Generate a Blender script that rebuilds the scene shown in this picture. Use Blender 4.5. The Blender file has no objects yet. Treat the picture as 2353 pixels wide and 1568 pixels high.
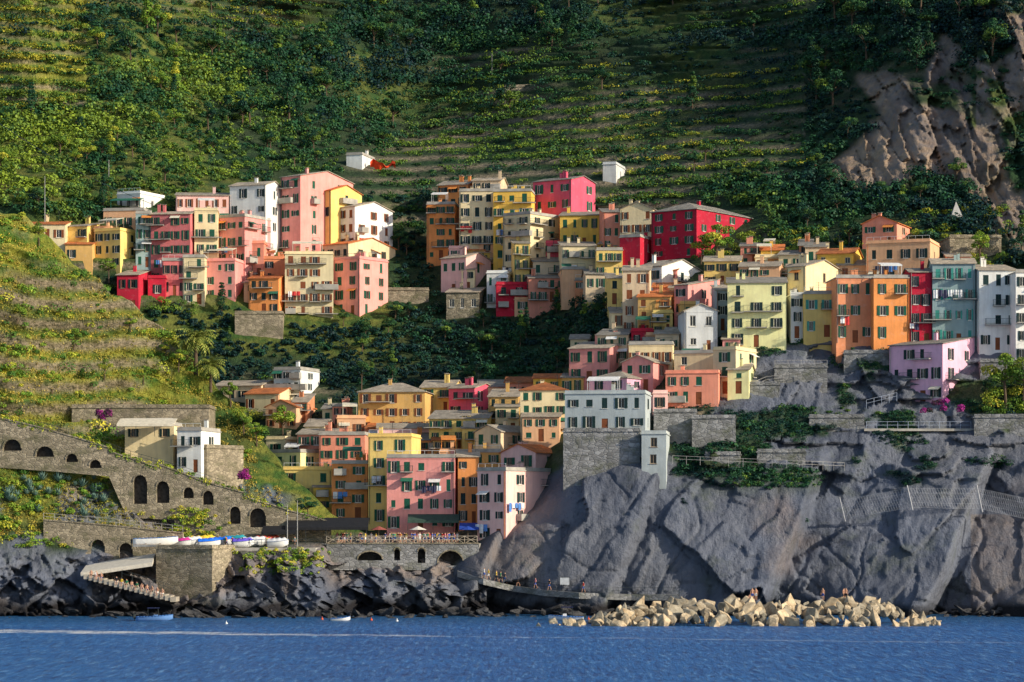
import bpy, math, random
import numpy as np
from mathutils import Vector, Matrix
from mathutils.geometry import tessellate_polygon
R = random.Random(7); NR = np.random.default_rng(7)
scene = bpy.context.scene; COL = scene.collection
F=5992.; CX=1176.; HV=1200.; CH=14.
def W3(u,v,D): return ((u-CX)/F*D, D, CH+(HV-v)/F*D)
# ---------------- materials ----------------
class NT:
    def __init__(s,name):
        s.m=bpy.data.materials.new(name); s.m.use_nodes=True; s.t=s.m.node_tree; s.b=s.t.nodes['Principled BSDF']
        s.b.inputs['Roughness'].default_value=.85; s.b.inputs['Specular IOR Level'].default_value=.2
    def n(s,ty,**k):
        x=s.t.nodes.new(ty)
        for a,v in k.items(): setattr(x,a,v)
        return x
    def l(s,a,b): s.t.links.new(a,b)
    def val(s,x,inp):
        if hasattr(x,'links'): s.l(x,inp)
        else: inp.default_value=x
    def coord(s,scale=(1,1,1),rot=(0,0,0),rand=False,out='Object'):
        c=s.n('ShaderNodeTexCoord'); m=s.n('ShaderNodeMapping'); m.inputs['Scale'].default_value=scale; m.inputs['Rotation'].default_value=rot
        s.l(c.outputs[out],m.inputs['Vector'])
        if rand:
            o=s.n('ShaderNodeObjectInfo'); q=s.n('ShaderNodeMath',operation='MULTIPLY'); q.inputs[1].default_value=90; s.l(o.outputs['Random'],q.inputs[0]); s.l(q.outputs[0],m.inputs['Location'])
        return m.outputs[0]
    def noise(s,vec,sc,det=4,rough=.55,lo=.3,hi=.7,tlo=0.,thi=1.):
        x=s.n('ShaderNodeTexNoise'); x.inputs['Scale'].default_value=sc; x.inputs['Detail'].default_value=det; x.inputs['Roughness'].default_value=rough; s.l(vec,x.inputs['Vector'])
        return s.mr(x.outputs['Fac'],lo,hi,tlo,thi)
    def mr(s,x,lo,hi,tlo=0.,thi=1.):
        r=s.n('ShaderNodeMapRange'); s.val(x,r.inputs[0]); r.inputs[1].default_value=lo; r.inputs[2].default_value=hi; r.inputs[3].default_value=tlo; r.inputs[4].default_value=thi
        return r.outputs[0]
    def mix(s,f,a,b,bt='MIX'):
        x=s.n('ShaderNodeMix',data_type='RGBA',blend_type=bt); s.val(f,x.inputs[0])
        for v,i in ((a,6),(b,7)):
            if isinstance(v,tuple): x.inputs[i].default_value=(*v,1)
            else: s.l(v,x.inputs[i])
        return x.outputs[2]
    def math(s,op,a,b=0.):
        x=s.n('ShaderNodeMath',operation=op); s.val(a,x.inputs[0]); s.val(b,x.inputs[1]); return x.outputs[0]
    def attr(s,name):
        a=s.n('ShaderNodeAttribute'); a.attribute_name=name; return a.outputs['Fac']
    def bump(s,h,st,d):
        b=s.n('ShaderNodeBump'); b.inputs['Strength'].default_value=st; b.inputs['Distance'].default_value=d; s.l(h,b.inputs['Height']); s.l(b.outputs[0],s.b.inputs['Normal'])
    def col(s,c): s.l(c,s.b.inputs['Base Color'])
MC={}
def gray3(x): return (x,x,x)
def plain(name,c,rough=.7,var=.25,sc=2.,metal=0.):
    if name in MC: return MC[name]
    t=NT(name); co=t.coord(rand=True); f=t.noise(co,sc); d=tuple(max(0,x*(1-var)) for x in c); e=tuple(min(1,x*(1+var*.5)) for x in c)
    t.col(t.mix(f,d,e)); t.b.inputs['Roughness'].default_value=rough; t.b.inputs['Metallic'].default_value=metal
    MC[name]=t.m; return t.m
def plaster(name,c):
    k='plaster_'+name
    if k in MC: return MC[k]
    t=NT(k); co=t.coord(rand=True)
    f=t.noise(co,.35,5,.6); st=t.noise(t.coord((1.6,1.6,.12),rand=True),1.,5,.65,.45,.78)
    base=t.mix(f,tuple(x*.82 for x in c),tuple(min(.93,x*1.1) for x in c))
    base=t.mix(t.math('MULTIPLY',st,.48),base,tuple(x*.5+.02 for x in c))
    sp=t.noise(co,1.1,6,.7,.56,.68); base=t.mix(t.math('MULTIPLY',sp,.36),base,tuple(x*.6+.2 for x in c))
    o=t.n('ShaderNodeObjectInfo'); base=t.mix(1.,base,t.mix(o.outputs['Random'],(.88,.9,.92),(1.12,1.08,1.04)),'MULTIPLY')
    t.col(base); t.bump(t.noise(co,3,6,.7),.25,.05); t.b.inputs['Roughness'].default_value=.9
    MC[k]=t.m; return t.m
def stone(name,c,sc=1.6,mort=.45):
    if name in MC: return MC[name]
    t=NT(name); co=t.coord((1,1,1.7)); v=t.n('ShaderNodeTexVoronoi'); v.inputs['Scale'].default_value=sc; t.l(co,v.inputs['Vector'])
    e=t.n('ShaderNodeTexVoronoi',feature='DISTANCE_TO_EDGE'); e.inputs['Scale'].default_value=sc; t.l(co,e.inputs['Vector'])
    g=t.n('ShaderNodeRGBToBW'); t.l(v.outputs['Color'],g.inputs[0])
    b=t.mix(g.outputs[0],tuple(x*.5 for x in c),tuple(min(1,x*1.45) for x in c))
    big=t.noise(co,.15,6,.65,.38,.65); b=t.mix(t.math('MULTIPLY',big,.6),b,tuple(x*.35 for x in c))
    mo=t.noise(co,.3,5,.7,.50,.68); b=t.mix(t.math('MULTIPLY',mo,.6),b,(.09,.10,.035))
    m=t.mr(e.outputs['Distance'],0,.08,1,0); b=t.mix(t.math('MULTIPLY',m,.7),b,tuple(x*mort for x in c))
    t.col(b); t.bump(t.mr(e.outputs['Distance'],0,.12),.6,.08); MC[name]=t.m; return t.m
def roofmat(name,c):
    if name in MC: return MC[name]
    t=NT(name); co=t.coord(rand=True); v=t.n('ShaderNodeTexVoronoi'); v.inputs['Scale'].default_value=2.2; t.l(co,v.inputs['Vector'])
    g=t.n('ShaderNodeRGBToBW'); t.l(v.outputs['Color'],g.inputs[0])
    b=t.mix(g.outputs[0],tuple(x*.65 for x in c),tuple(min(1,x*1.2) for x in c)); b=t.mix(t.noise(co,.5,5,.6,.4,.75),b,tuple(x*.5+.02 for x in c))
    o=t.n('ShaderNodeObjectInfo'); b=t.mix(1.,b,t.mix(o.outputs['Random'],(.6,.62,.66),(1.15,1.05,.95)),'MULTIPLY')
    w=t.n('ShaderNodeTexWave'); w.inputs['Scale'].default_value=3; t.l(co,w.inputs['Vector'])
    t.col(b); t.bump(w.outputs['Fac'],.5,.08); MC[name]=t.m; return t.m
def leafmat(name,a,b,c):
    if name in MC: return MC[name]
    t=NT(name); f=t.attr('tint'); k=t.mix(t.mr(f,0,.5),a,b); k=t.mix(t.mr(f,.5,1.),k,c)
    n=t.noise(t.coord(),.25,3); k=t.mix(1.,k,t.mix(n,gray3(.75),gray3(1.15)),'MULTIPLY')
    o=t.n('ShaderNodeObjectInfo'); k=t.mix(1.,k,t.mix(o.outputs['Random'],gray3(.8),gray3(1.15)),'MULTIPLY')
    t.col(k); t.b.inputs['Roughness'].default_value=.6
    MC[name]=t.m; return t.m
def ground_mat():
    t=NT('hillside_ground'); co=t.coord()
    n1=t.noise(co,.05,6,.6,.35,.65); n2=t.noise(co,.6,6,.65,.3,.7)
    g=t.mix(n2,(.010,.032,.016),(.032,.08,.024)); br=t.mix(n2,(.03,.03,.018),(.085,.08,.04)); g=t.mix(t.math('MULTIPLY',n1,.5),g,br)
    dry=t.mix(n2,(.17,.17,.03),(.42,.40,.06)); dry=t.mix(t.noise(co,.22,5,.6,.42,.6),dry,(.07,.15,.02))
    g=t.mix(t.attr('dry'),g,dry)
    wl=t.mix(t.noise(t.coord((1,1,2)),1.2,6,.75,.35,.65),(.05,.045,.03),(.44,.34,.24)); g=t.mix(t.attr('wall'),g,wl)
    sv=t.coord((1.0,.4,.22),(0,.55,0)); s1=t.noise(sv,.16,8,.6,.3,.7); s3=t.noise(sv,.8,6,.7,.35,.65); s2=t.noise(co,.9,8,.7,.3,.7); s4=t.noise(co,.04,5,.6,.4,.65)
    rk=t.mix(s1,(.085,.10,.145),(.17,.19,.245)); rk=t.mix(t.math('MULTIPLY',s4,.4),rk,(.20,.19,.185)); rk=t.mix(t.math('MULTIPLY',s2,.3),rk,(.24,.255,.295)); rk=t.mix(t.math('MULTIPLY',t.mr(s3,0,.25,1,0),.55),rk,(.035,.04,.06))
    orr=t.mix(s1,(.22,.14,.09),(.56,.38,.22)); orr=t.mix(t.noise(t.coord((.5,.5,.08)),1.,6,.7,.4,.65,0,.75),orr,(.22,.20,.19)); rk=t.mix(t.attr('orange'),rk,orr)
    rk=t.mix(1.,rk,t.mix(t.attr('tone'),gray3(.70),gray3(1.22)),'MULTIPLY')
    mo=t.noise(co,.12,6,.7,.54,.66); rk=t.mix(t.math('MULTIPLY',mo,.35),rk,(.08,.10,.04))
    rk=t.mix(t.attr('wet'),rk,(.022,.02,.022))
    g=t.mix(t.attr('rock'),g,rk); t.col(g)
    h=t.math('ADD',s2,t.math('MULTIPLY',s1,.5)); h=t.math('ADD',h,t.math('MULTIPLY',s3,.7)); t.bump(h,.8,.42)
    t.b.inputs['Roughness'].default_value=.9; return t.m
SLATE=roofmat('slate_roofing',(.48,.43,.35)); TILE=roofmat('terracotta_tiles',(.72,.24,.08))
WALLSTONE=stone('dry_stone',(.36,.30,.21)); GREYSTONE=stone('grey_stone',(.30,.295,.29),1.3)
GLASS=NT('window_glass'); GLASS.b.inputs['Base Color'].default_value=(.012,.014,.02,1); GLASS.b.inputs['Roughness'].default_value=.15; GLASS.b.inputs['Specular IOR Level'].default_value=.5; GLASS=GLASS.m
FRAMEW=plain('white_painted_frame',(.7,.66,.58)); METAL=plain('dark_metal',(.05,.06,.06),.5); WHITE=plain('white_paint',(.8,.79,.75),.5,.1)
WOOD=plain('weathered_wood',(.35,.26,.18)); CONC=plain('concrete',(.42,.39,.34),.9,.3,.8); DARK=plain('recess_shade',(.07,.06,.05),.9,.6)  # recess colour: near-black arch backs, standing in for the shade inside
SHUT={'g':plain('green_shutter_paint',(.015,.10,.06)),'b':plain('brown_shutter_paint',(.24,.075,.03)),'k':plain('dark_green_shutter_paint',(.012,.035,.035)),'t':plain('teal_shutter_paint',(.05,.30,.24))}
SHN={'g':'green','b':'brown','k':'dark','t':'teal','n':'no'}
# ---------------- mesh helpers ----------------
def link(o,parent=None,loc=None,rz=None,scale=None):
    COL.objects.link(o)
    if parent: o.parent=parent
    if loc is not None: o.location=loc
    if rz is not None: o.rotation_euler=(0,0,rz)
    if scale is not None: o.scale=scale
    return o
def top(o,label,cat,group=None):
    o['label']=label; o['category']=cat
    if group: o['group']=group
    return o
def empty(name,loc,rz=0): 
    e=bpy.data.objects.new(name,None); e.empty_display_size=.5; return link(e,None,loc,rz)
class MB:
    def __init__(s): s.v=[]; s.f=[]; s.m=[]
    def add(s,vs,fs,mi=0):
        b=len(s.v); s.v+= [tuple(p) for p in vs]; s.f+=[tuple(i+b for i in f) for f in fs]; s.m+=[mi]*len(fs)
    def box(s,a,b,mi=0):
        x0,y0,z0=a;x1,y1,z1=b
        s.add([(x0,y0,z0),(x1,y0,z0),(x1,y1,z0),(x0,y1,z0),(x0,y0,z1),(x1,y0,z1),(x1,y1,z1),(x0,y1,z1)],[(0,3,2,1),(4,5,6,7),(0,1,5,4),(1,2,6,5),(2,3,7,6),(3,0,4,7)],mi)
    def prism(s,poly,dz,mi=0):
        n=len(poly); s.add([(x,y,z) for x,y,z in poly]+[(x,y,z-dz) for x,y,z in poly],[tuple(range(n)),tuple(range(2*n-1,n-1,-1))]+[(i,i+n,(i+1)%n+n,(i+1)%n) for i in range(n)],mi)
    def bar(s,a,b,r=.03,mi=0,n=4,r2=None):
        a=Vector(a);b=Vector(b); d=(b-a); 
        if d.length<1e-6: return
        q=d.to_track_quat('Z','Y'); r2=r if r2 is None else r2; vs=[]
        for p,rr in((a,r),(b,r2)):
            for i in range(n):
                t=2*math.pi*(i+.5)/n; vs.append(p+q@Vector((math.cos(t)*rr,math.sin(t)*rr,0)))
        s.add(vs,[(i,(i+1)%n,(i+1)%n+n,i+n) for i in range(n)]+[tuple(range(n-1,-1,-1)),tuple(range(n,2*n))],mi)
    def mesh(s,name,mats,smooth=False):
        me=bpy.data.meshes.new(name); me.from_pydata(s.v,[],s.f)
        for m in (mats if isinstance(mats,(list,tuple)) else [mats]): me.materials.append(m)
        if any(s.m): me.polygons.foreach_set('material_index',s.m)
        if smooth: me.polygons.foreach_set('use_smooth',[True]*len(s.f))
        me.update(); return me
    def obj(s,name,mats,parent=None,loc=None,rz=None,smooth=False):
        return link(bpy.data.objects.new(name,s.mesh(name,mats,smooth)),parent,loc,rz)
def npmesh(name,V,Q,mats,attrs=None,smooth=False):
    me=bpy.data.meshes.new(name); k=Q.shape[1]; me.vertices.add(len(V)); me.vertices.foreach_set('co',V.astype(np.float32).ravel())
    me.loops.add(Q.size); me.loops.foreach_set('vertex_index',Q.astype(np.int32).ravel()); me.polygons.add(len(Q)); me.polygons.foreach_set('loop_start',np.arange(0,Q.size,k,dtype=np.int32))
    for m in mats: me.materials.append(m)
    if smooth: me.polygons.foreach_set('use_smooth',np.ones(len(Q),bool))
    me.update(calc_edges=True)
    for a,d in (attrs or {}).items():
        at=me.attributes.new(a,'FLOAT','POINT'); at.data.foreach_set('value',d.astype(np.float32).ravel())
    return me
# ---------------- noise ----------------
def hsh(a,b,c,seed):
    q=(a*374761393+b*668265263+c*2147483647+seed*974634777)&0xffffffff
    q=((q^(q>>13))*1274126177)&0xffffffff; q=q^(q>>16); return (q&0xffffff)/16777216.
def vnoise(x,y,z,seed=0):
    ix=np.floor(x);iy=np.floor(y);iz=np.floor(z); fx=x-ix;fy=y-iy;fz=z-iz
    ix=ix.astype(np.int64);iy=iy.astype(np.int64);iz=iz.astype(np.int64)
    fx=fx*fx*(3-2*fx);fy=fy*fy*(3-2*fy);fz=fz*fz*(3-2*fz)
    r=0
    for a in(0,1):
        for b in(0,1):
            for c in(0,1):
                r=r+hsh(ix+a,iy+b,iz+c,seed)*(fx if a else 1-fx)*(fy if b else 1-fy)*(fz if c else 1-fz)
    return r*2-1
def fbm(x,y,z,o=4,seed=0,g=.5):
    r=0;a=1;t=0
    for i in range(o): r=r+a*vnoise(x,y,z,seed+i*17); t+=a; a*=g; x=x*2.03+5.1;y=y*2.03+3.7;z=z*2.03+1.3
    return r/t
def ridge(x,y,z,o=4,seed=0):
    r=0;a=1;t=0
    for i in range(o): r=r+a*(1-2*np.abs(vnoise(x,y,z,seed+i*13))); t+=a; a*=.5; x=x*2.1+5.1;y=y*2.1;z=z*2.1+1.3
    return r/t
def facets(p,q,seed,tilt=1.6):
    p=p+fbm(p*1.3,q*1.3,p*0,3,seed+5)*.22; q=q+fbm(p*1.3,q*1.3,p*0,3,seed+6)*.22
    ip=np.floor(p).astype(np.int64); iq=np.floor(q).astype(np.int64); best=np.full(p.shape,1e9); out=np.zeros(p.shape); tone=np.zeros(p.shape)
    for a in(-1,0,1):
        for b in(-1,0,1):
            ci=ip+a; cj=iq+b; dp=p-(ci+.1+.8*hsh(ci,cj,ci*0,seed)); dq=q-(cj+.1+.8*hsh(ci,cj,ci*0+1,seed)); d=dp*dp+dq*dq; m=d<best
            best=np.where(m,d,best); h0=hsh(ci,cj,ci*0+2,seed); v_=(h0*2-1)*.5+dp*(hsh(ci,cj,ci*0+3,seed)*2-1)*tilt+dq*(hsh(ci,cj,ci*0+4,seed)*2-1)*tilt; out=np.where(m,v_,out); tone=np.where(m,hsh(ci,cj,ci*0+5,seed),tone)
    return out,tone
def inpoly(u,v,poly):
    c=np.zeros(u.shape,bool); n=len(poly)
    for i in range(n):
        x0,y0=poly[i];x1,y1=poly[(i+1)%n]
        if y0==y1: continue
        k=((y0>v)!=(y1>v))&(u<(x1-x0)*(v-y0)/(y1-y0)+x0); c^=k
    return c
def blur(A,s):
    n=int(3*s)+1; k=np.exp(-.5*(np.arange(-n,n+1)/s)**2); k/=k.sum()
    for ax in(0,1):
        P=np.pad(A,[(n,n) if i==ax else (0,0) for i in(0,1)],mode='edge')
        A=np.apply_along_axis(lambda m:np.convolve(m,k,'valid'),ax,P)
    return A
def bil(us,vs,T,u,v):
    T=np.array(T,float); tmp=np.array([np.interp(v,vs,row) for row in T])
    return np.stack([np.interp(u,us,tmp[:,i]) for i in range(len(v))])
# ---------------- terrain: main hill and promontory ----------------
VS=[-400,0,250,450,600,720,850,950,1050,1140,1220,1300,1440]
US=[-300,300,950,1080,1200,1300,1450,1700,1900,2100,2700]
TT=[[760,610,560,515,500,490,480,470,460,455,450,445,440],
[800,640,575,525,512,500,488,470,455,447,440,430,425],
[900,740,650,560,535,515,490,465,440,428,417,412,406],
[890,735,645,555,530,512,486,460,436,426,415,402,395],
[880,720,630,550,525,510,480,452,430,416,402,398,393],
[865,710,620,547,522,503,466,438,412,403,399.5,396,392],
[850,700,610,540,500,470,442,424,407.5,402.5,399.5,396,392],
[830,670,585,520,480,452,432,420,410,404,400,396,392],
[810,630,560,505,466,446,430,420,410,405,400,396,392],
[780,580,528,494,458,440,428,420,410,405,400,396,392],
[740,535,505,482,450,432,424,418,409,404,399,395,391]]
gu=np.arange(-300,2701,4.); gv=np.arange(-400,1441,4.)
G=blur(bil(US,VS,TT,gu,gv),4.)
UU,VV=np.meshgrid(gu,gv)
PR1=[(1030,1450),(1040,1320),(1100,1240),(1230,1120),(1300,1070),(1560,1040),(1690,900),(1780,790),(2000,770),(2400,810),(2710,810),(2710,1450)]
PR2=[(1780,430),(1830,395),(1900,375),(1975,300),(1990,190),(2050,165),(2130,200),(2160,90),(2230,0),(2330,-60),(2710,-200),(2710,620),(2300,600),(2290,500),(2150,400),(1950,430)]
X=(UU-CX)/F*G; Z=CH+(HV-VV)/F*G
warp=fbm(X*.06,Z*.06,G*.03,4,3)*40
m1=inpoly(UU+warp,VV+warp*.6,PR1); m2=inpoly(UU+warp*1.2,VV+warp,PR2)
rock=blur((m1|m2).astype(float),1.2)
up=np.clip((VV-770)/30,0,1)*np.clip((1150-VV)/70,0,1)*np.clip((UU-1500)/60,0,1)
veg=np.clip((fbm(X*.11,Z*.2,G*0,4,31)+.0)*6,0,1)
rock=rock*(1-up*veg*.92); nv=fbm(X*.10,Z*.07,G*0,4,41); veg2=np.clip((nv+.12)*8,0,1); veg2=np.where(UU>2240,np.clip((nv+.02)*8,0,1),veg2); rock=np.where(VV<640,rock*(1-veg2),rock)
rb=blur((m1|m2).astype(float),3.)
dis=fbm(X*.022,Z*.018,G*.0,4,5)*np.interp(VV,[-400,300,600,800],[32,22,3,1.5])
s_=UU+.45*(VV-1150)+fbm(X*.05,Z*.05,G*0,3,8)*30
slab_=np.interp(s_,[1000,1180,1200,1500,1525,1840,1870,2235,2262,2480,2500,2700],[2,-2,1.5,-1.5,1,-4.5,4,-4.5,4,-3,3,0])
lowc=np.clip((VV-1020)/80,0,1)
P_=X*.80-Z*.6; Q_=X*.6+Z*.80
f1,t1=facets(P_/15,Q_/22,101); f2,t2=facets(P_/5.5,Q_/11,102); f3,t3=facets(P_/1.7,Q_/3.2,103)
crk=np.exp(-(vnoise(P_*.16+fbm(P_*.1,Q_*.06,G*0,3,7)*1.2,Q_*.04,G*0,77)/.05)**2)+.7*np.exp(-(vnoise(P_*.09,Q_*.2+fbm(P_*.1,Q_*.06,G*0,3,17)*1.,G*0,78)/.04)**2)
rd=-slab_*lowc*1.0+f1*1.9+f2*.62+f3*.2-crk*.5+ridge(X*.3,Z*.3,G*0,4,16)*.14+fbm(X*.7,Z*.7,G*0,3,11)*.14
rd=rd+np.clip(up,0,1)*(facets(X/7,Z/2.6,131)[0]*1.6)
rd=rd*np.interp(VV,[900,1100,1330,1390,1440],[.9,1.,1.,2.0,1.6])
g1,u1_=facets(X/7,Z/26,111); g2,u2_=facets(X/2.6,Z/7,112); g3,u3_=facets(X/1.1,Z/2.2,113)
rd2=g1*4.0+g2*1.8+g3*.8+ridge(X*.07,Z*.015,G*0,5,19)*5+fbm(X*.5,Z*.5,G*0,3,12)*.5
dis=dis-np.where(VV>700,rd,rd2)*rb
tone=np.where(VV>700,.35*t1+.35*t2+.3*t3,.4*u1_+.3*u2_+.3*u3_)
PER=3.9
tp=Z/PER+fbm(X*.02,Z*0,G*0,3,23)*1.4; ph=tp-np.floor(tp)
def TERZ(x,z,u,v): return np.clip((fbm(x*.014,z*.018,x*0,3,27)+.06+np.where((u>980)&(u<1850)&(v<480),.2,0)+np.where((u<200)&(v<260),.9,0)+np.where(v>480,.1,0)-np.where((v<110)&(u>800),.35,0))*5,0,1)
ter=(1-rb)*np.maximum(.3,TERZ(X,Z,UU,VV))
dis=dis-(ph-.5)*4.4*ter*np.interp(VV,[0,400,700,1100],[1.6,1.2,.6,.3])
dis+=fbm(X*.25,Z*.3,G*0,3,29)*.5
G=G+dis
X=(UU-CX)/F*G; Y=G; Z=CH+(HV-VV)/F*G
wallm=np.clip(1.3-np.abs(ph-.6)*4.,0,1)*(ter>.3)*ter*np.clip((fbm(X*.03,Z*.1,G*0,3,33)+.18)*4,0,1)*np.interp(VV,[0,200],[.5,.78])
dry=np.clip((fbm(X*.03,Z*.06,G*0,3,37)-.1)*4,0,1)*.4*(1-wallm)*np.where(UU>900,.5,1)
dry=np.where((UU<480)&(VV<470),np.maximum(dry,.4),dry); dry=np.where((UU<200)&(VV<240),.9,dry)
org=np.where(VV<640,.9+.4*fbm(X*.06,Z*.02,G*0,3,43),np.clip(fbm(X*.05,Z*.06,G*0,4,44)*1.5-.38,0,.32))
org=np.where((UU>2230)&(VV>1180),np.clip(org+.3,0,1),org)
wet=np.clip((2.2-Z+fbm(X*.2,Z*.2,G*0,3,45)*1.5)/1.5,0,1)
def quads(nr,nc):
    i=np.arange(nr-1)[:,None]*nc+np.arange(nc-1)[None]; return np.stack([i,i+nc,i+nc+1,i+1],-1).reshape(-1,4)
GM=ground_mat()
me=npmesh('hill',np.stack([X,Y,Z],-1).reshape(-1,3),quads(*X.shape),[GM],{'rock':np.clip(rock,0,1),'wall':wallm,'dry':dry,'orange':np.clip(org,0,1),'wet':wet,'tone':tone})
hill=link(bpy.data.objects.new('hill',me)); hill['kind']='structure'; top(hill,'steep terraced green hillside and grey cliff above the sea','hill')
HG=G; HR=rock
def hD(u,v,T=None):
    T=HG if T is None else T
    a=np.clip((np.asarray(u,float)+300)/4,0,T.shape[1]-1.01); b=np.clip((np.asarray(v,float)+400)/4,0,T.shape[0]-1.01)
    i=b.astype(int);j=a.astype(int);fa=a-j;fb=b-i
    return T[i,j]*(1-fa)*(1-fb)+T[i,j+1]*fa*(1-fb)+T[i+1,j]*(1-fa)*fb+T[i+1,j+1]*fa*fb
# ---------------- terrain: headland ----------------
VS2=[300,460,600,750,900,1000,1100,1200,1242,1258,1300,1350,1440]
US2=[-300,-100,300,420,470,730,765,1060,1120]
T2=[[450,436,428,419,411,406,401,397,396,395,393,391,389],[452,442,432,423,414,408,403,398,397,396.5,394,392,389],[475,468,457,444,430,421,411,405,403,402,399.5,395,388],[478,472,462,450,436,427,416,409,407.5,403,399,396,387],[480,473,465,452,440,430,418,410,408,398.5,397,394,386],[485,480,475,465,455,440,424,411,408.5,398.5,397,393,386],[485,480,475,465,455,440,424,412,410,407,404.5,397,389],[485,480,475,465,455,440,424,414,412,408,404.5,398,391],[490,480,475,465,455,440,430,420,416,414,406,400,393]]
SILU=[-300,0,60,140,240,335,420,500,560,620,680,760,850,1060,1120]; SILV=[440,475,505,568,640,722,812,885,950,1030,1095,1180,1232,1246,1330]
hu=np.arange(-300,1121,3.5); hv=np.arange(300,1441,4.)
G2=blur(bil(US2,VS2,T2,hu,hv),1.3)
def headraw(u,v):
    a=np.clip((u+300)/3.5,0,G2.shape[1]-1.01); b=np.clip((v-300)/4,0,G2.shape[0]-1.01); i=b.astype(int);j=a.astype(int);fa=a-j;fb=b-i
    return G2[i,j]*(1-fa)*(1-fb)+G2[i,j+1]*fa*(1-fb)+G2[i+1,j]*(1-fa)*fb+G2[i+1,j+1]*fa*fb
def sil(u):
    u=np.asarray(u,float); s=np.interp(u,SILU,SILV); k=np.clip((1150-s)/80,0,1); q=u/82.+.3; st_=q-np.floor(q)
    return s+k*(fbm(u*.012,u*0,u*0,3,57)*30+(np.clip(st_*3,0,1)-st_)*26)
def headD(u,v,full=False):
    u=np.asarray(u,float);v=np.asarray(v,float)
    D=headraw(u,v); x=(u-CX)/F*D; z=CH+(HV-v)/F*D
    rk=np.clip((v-1235+fbm(x*.1,z*.1,x*0,3,51)*50)/30,0,1); rk=np.maximum(rk,.9*np.clip((fbm(x*.12,z*.12,x*0,4,52)+.0)*5,0,1)*np.clip((v-1040)/60,0,1))
    tp=z/3.7+fbm(x*.05,z*0,x*0,4,53)*1.3+x*.045; ph=tp-np.floor(tp)
    te=np.clip((1080-v)/60,0,1)
    a,ta=facets((x*.8-z*.6)/4.5,(x*.6+z*.8)/3,121); b,tb=facets((x*.8-z*.6)/1.5,(x*.6+z*.8)/1.1,122)
    D=D-(ph-.5)*4.8*te*(1+.3*fbm(x*.1,z*.1,x*0,2,50))-(a*2.9+b*1.1+fbm(x*.7,z*.7,x*0,3,55)*.4)*rk*np.clip((v-1262)/40,0,1)+fbm(x*.13,z*.16,x*0,4,56)*2.0*np.clip((1060-v)/60,0,1)-b*.8*rk*np.clip((1220-v)/40,0,1)
    if full: return D,rk,ph,te,.5*ta+.5*tb
    return D
nu=len(hu); S=np.linspace(0,1,300)[:,None]; sv=sil(hu)[None,:]
V2=1440+(sv-1440)*S; U2=np.repeat(hu[None],300,0); D2,rk2,ph2,te2,tn2=headD(U2,V2,True)
X2=(U2-CX)/F*D2; Z2=CH+(HV-V2)/F*D2
bx=[X2];by=[D2];bz=[Z2]
for k in range(1,7):
    bx.append(X2[-1:]+k*.5);by.append(D2[-1:]+k*5.);bz.append(Z2[-1:]-k*k*.9)
Xa=np.vstack(bx);Ya=np.vstack(by);Za=np.vstack(bz)
def ext(A,fill=0.): return np.vstack([A,np.full((6,nu),fill)])
wm=np.clip(1.3-np.abs(ph2-.58)*3.2,0,1)*te2*np.clip((fbm(X2*.06,Z2*.1,X2*0,3,58)+.3)*4,0,1)*.92
dr=np.clip(.75+fbm(X2*.06,Z2*.08,X2*0,3,59)*1.1,0,1)*np.clip((1250-V2)/60,0,1)
wt=np.clip((2.8-Z2+fbm(X2*.2,Z2*.2,X2*0,3,45)*1.8)/1.5,0,1)
og=np.clip(fbm(X2*.1,Z2*.1,X2*0,3,60)*1.8-.1,0,.45)
me=npmesh('headland',np.stack([Xa,Ya,Za],-1).reshape(-1,3),quads(*Xa.shape)[:,::-1],[GM],{'rock':ext(rk2),'wall':ext(wm),'dry':ext(dr),'orange':ext(og),'wet':ext(wt),'tone':ext(tn2,.5)})
hl=link(bpy.data.objects.new('headland',me)); hl['kind']='structure'; top(hl,'sunlit grassy terraced headland with dark shore rocks','headland')
def surfD(u,v): return float(hD(u,v))
# ---------------- water ----------------
t=NT('sea_water'); n=t.noise(t.coord((1.3,.22,1)),.9,6,.7,.3,.7); n2=t.noise(t.coord((.03,.06,1)),1.,4,.6,.35,.7); n3=t.noise(t.coord((1.6,.14,1)),1.,5,.75,.44,.66)
c=t.mix(n2,(.008,.10,.36),(.018,.155,.48)); c=t.mix(t.math('MULTIPLY',n,.5),c,(.05,.25,.60)); c=t.mix(t.math('MULTIPLY',t.mr(n3,.4,1.),.75),c,(.24,.48,.80)); c=t.mix(t.math('MULTIPLY',t.mr(n,0,.5,1,0),.85),c,(.003,.035,.18))  # pale streaks are painted highlights; ripple troughs are darkened in colour too
sx_=t.n('ShaderNodeSeparateXYZ'); cc=t.n('ShaderNodeTexCoord'); t.l(cc.outputs['Object'],sx_.inputs[0])
yc=t.math('ADD',sx_.outputs[1],t.math('MULTIPLY',sx_.outputs[0],.27)); yc=t.math('ADD',yc,t.noise(t.coord((.08,.02,1)),1,5,.6,0,1,-5,5)); dd=t.math('ABSOLUTE',t.math('SUBTRACT',yc,318.))
hw=t.mr(sx_.outputs[0],-66,0,6.,1.6); wk=t.math('SUBTRACT',1.,t.math('DIVIDE',dd,hw)); wk=t.mr(wk,0,.5); wk=t.math('MULTIPLY',wk,t.noise(t.coord((.25,.3,1)),1,6,.7,.40,.58)); wk=t.math('MULTIPLY',wk,t.mr(sx_.outputs[0],-45,5,1.,.3))
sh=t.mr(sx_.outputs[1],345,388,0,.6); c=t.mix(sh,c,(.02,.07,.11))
c=t.mix(wk,c,(.85,.88,.92)); t.col(c); t.b.inputs['Roughness'].default_value=.35; t.b.inputs['Specular IOR Level'].default_value=.1; t.bump(n,1.,.9)
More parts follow.
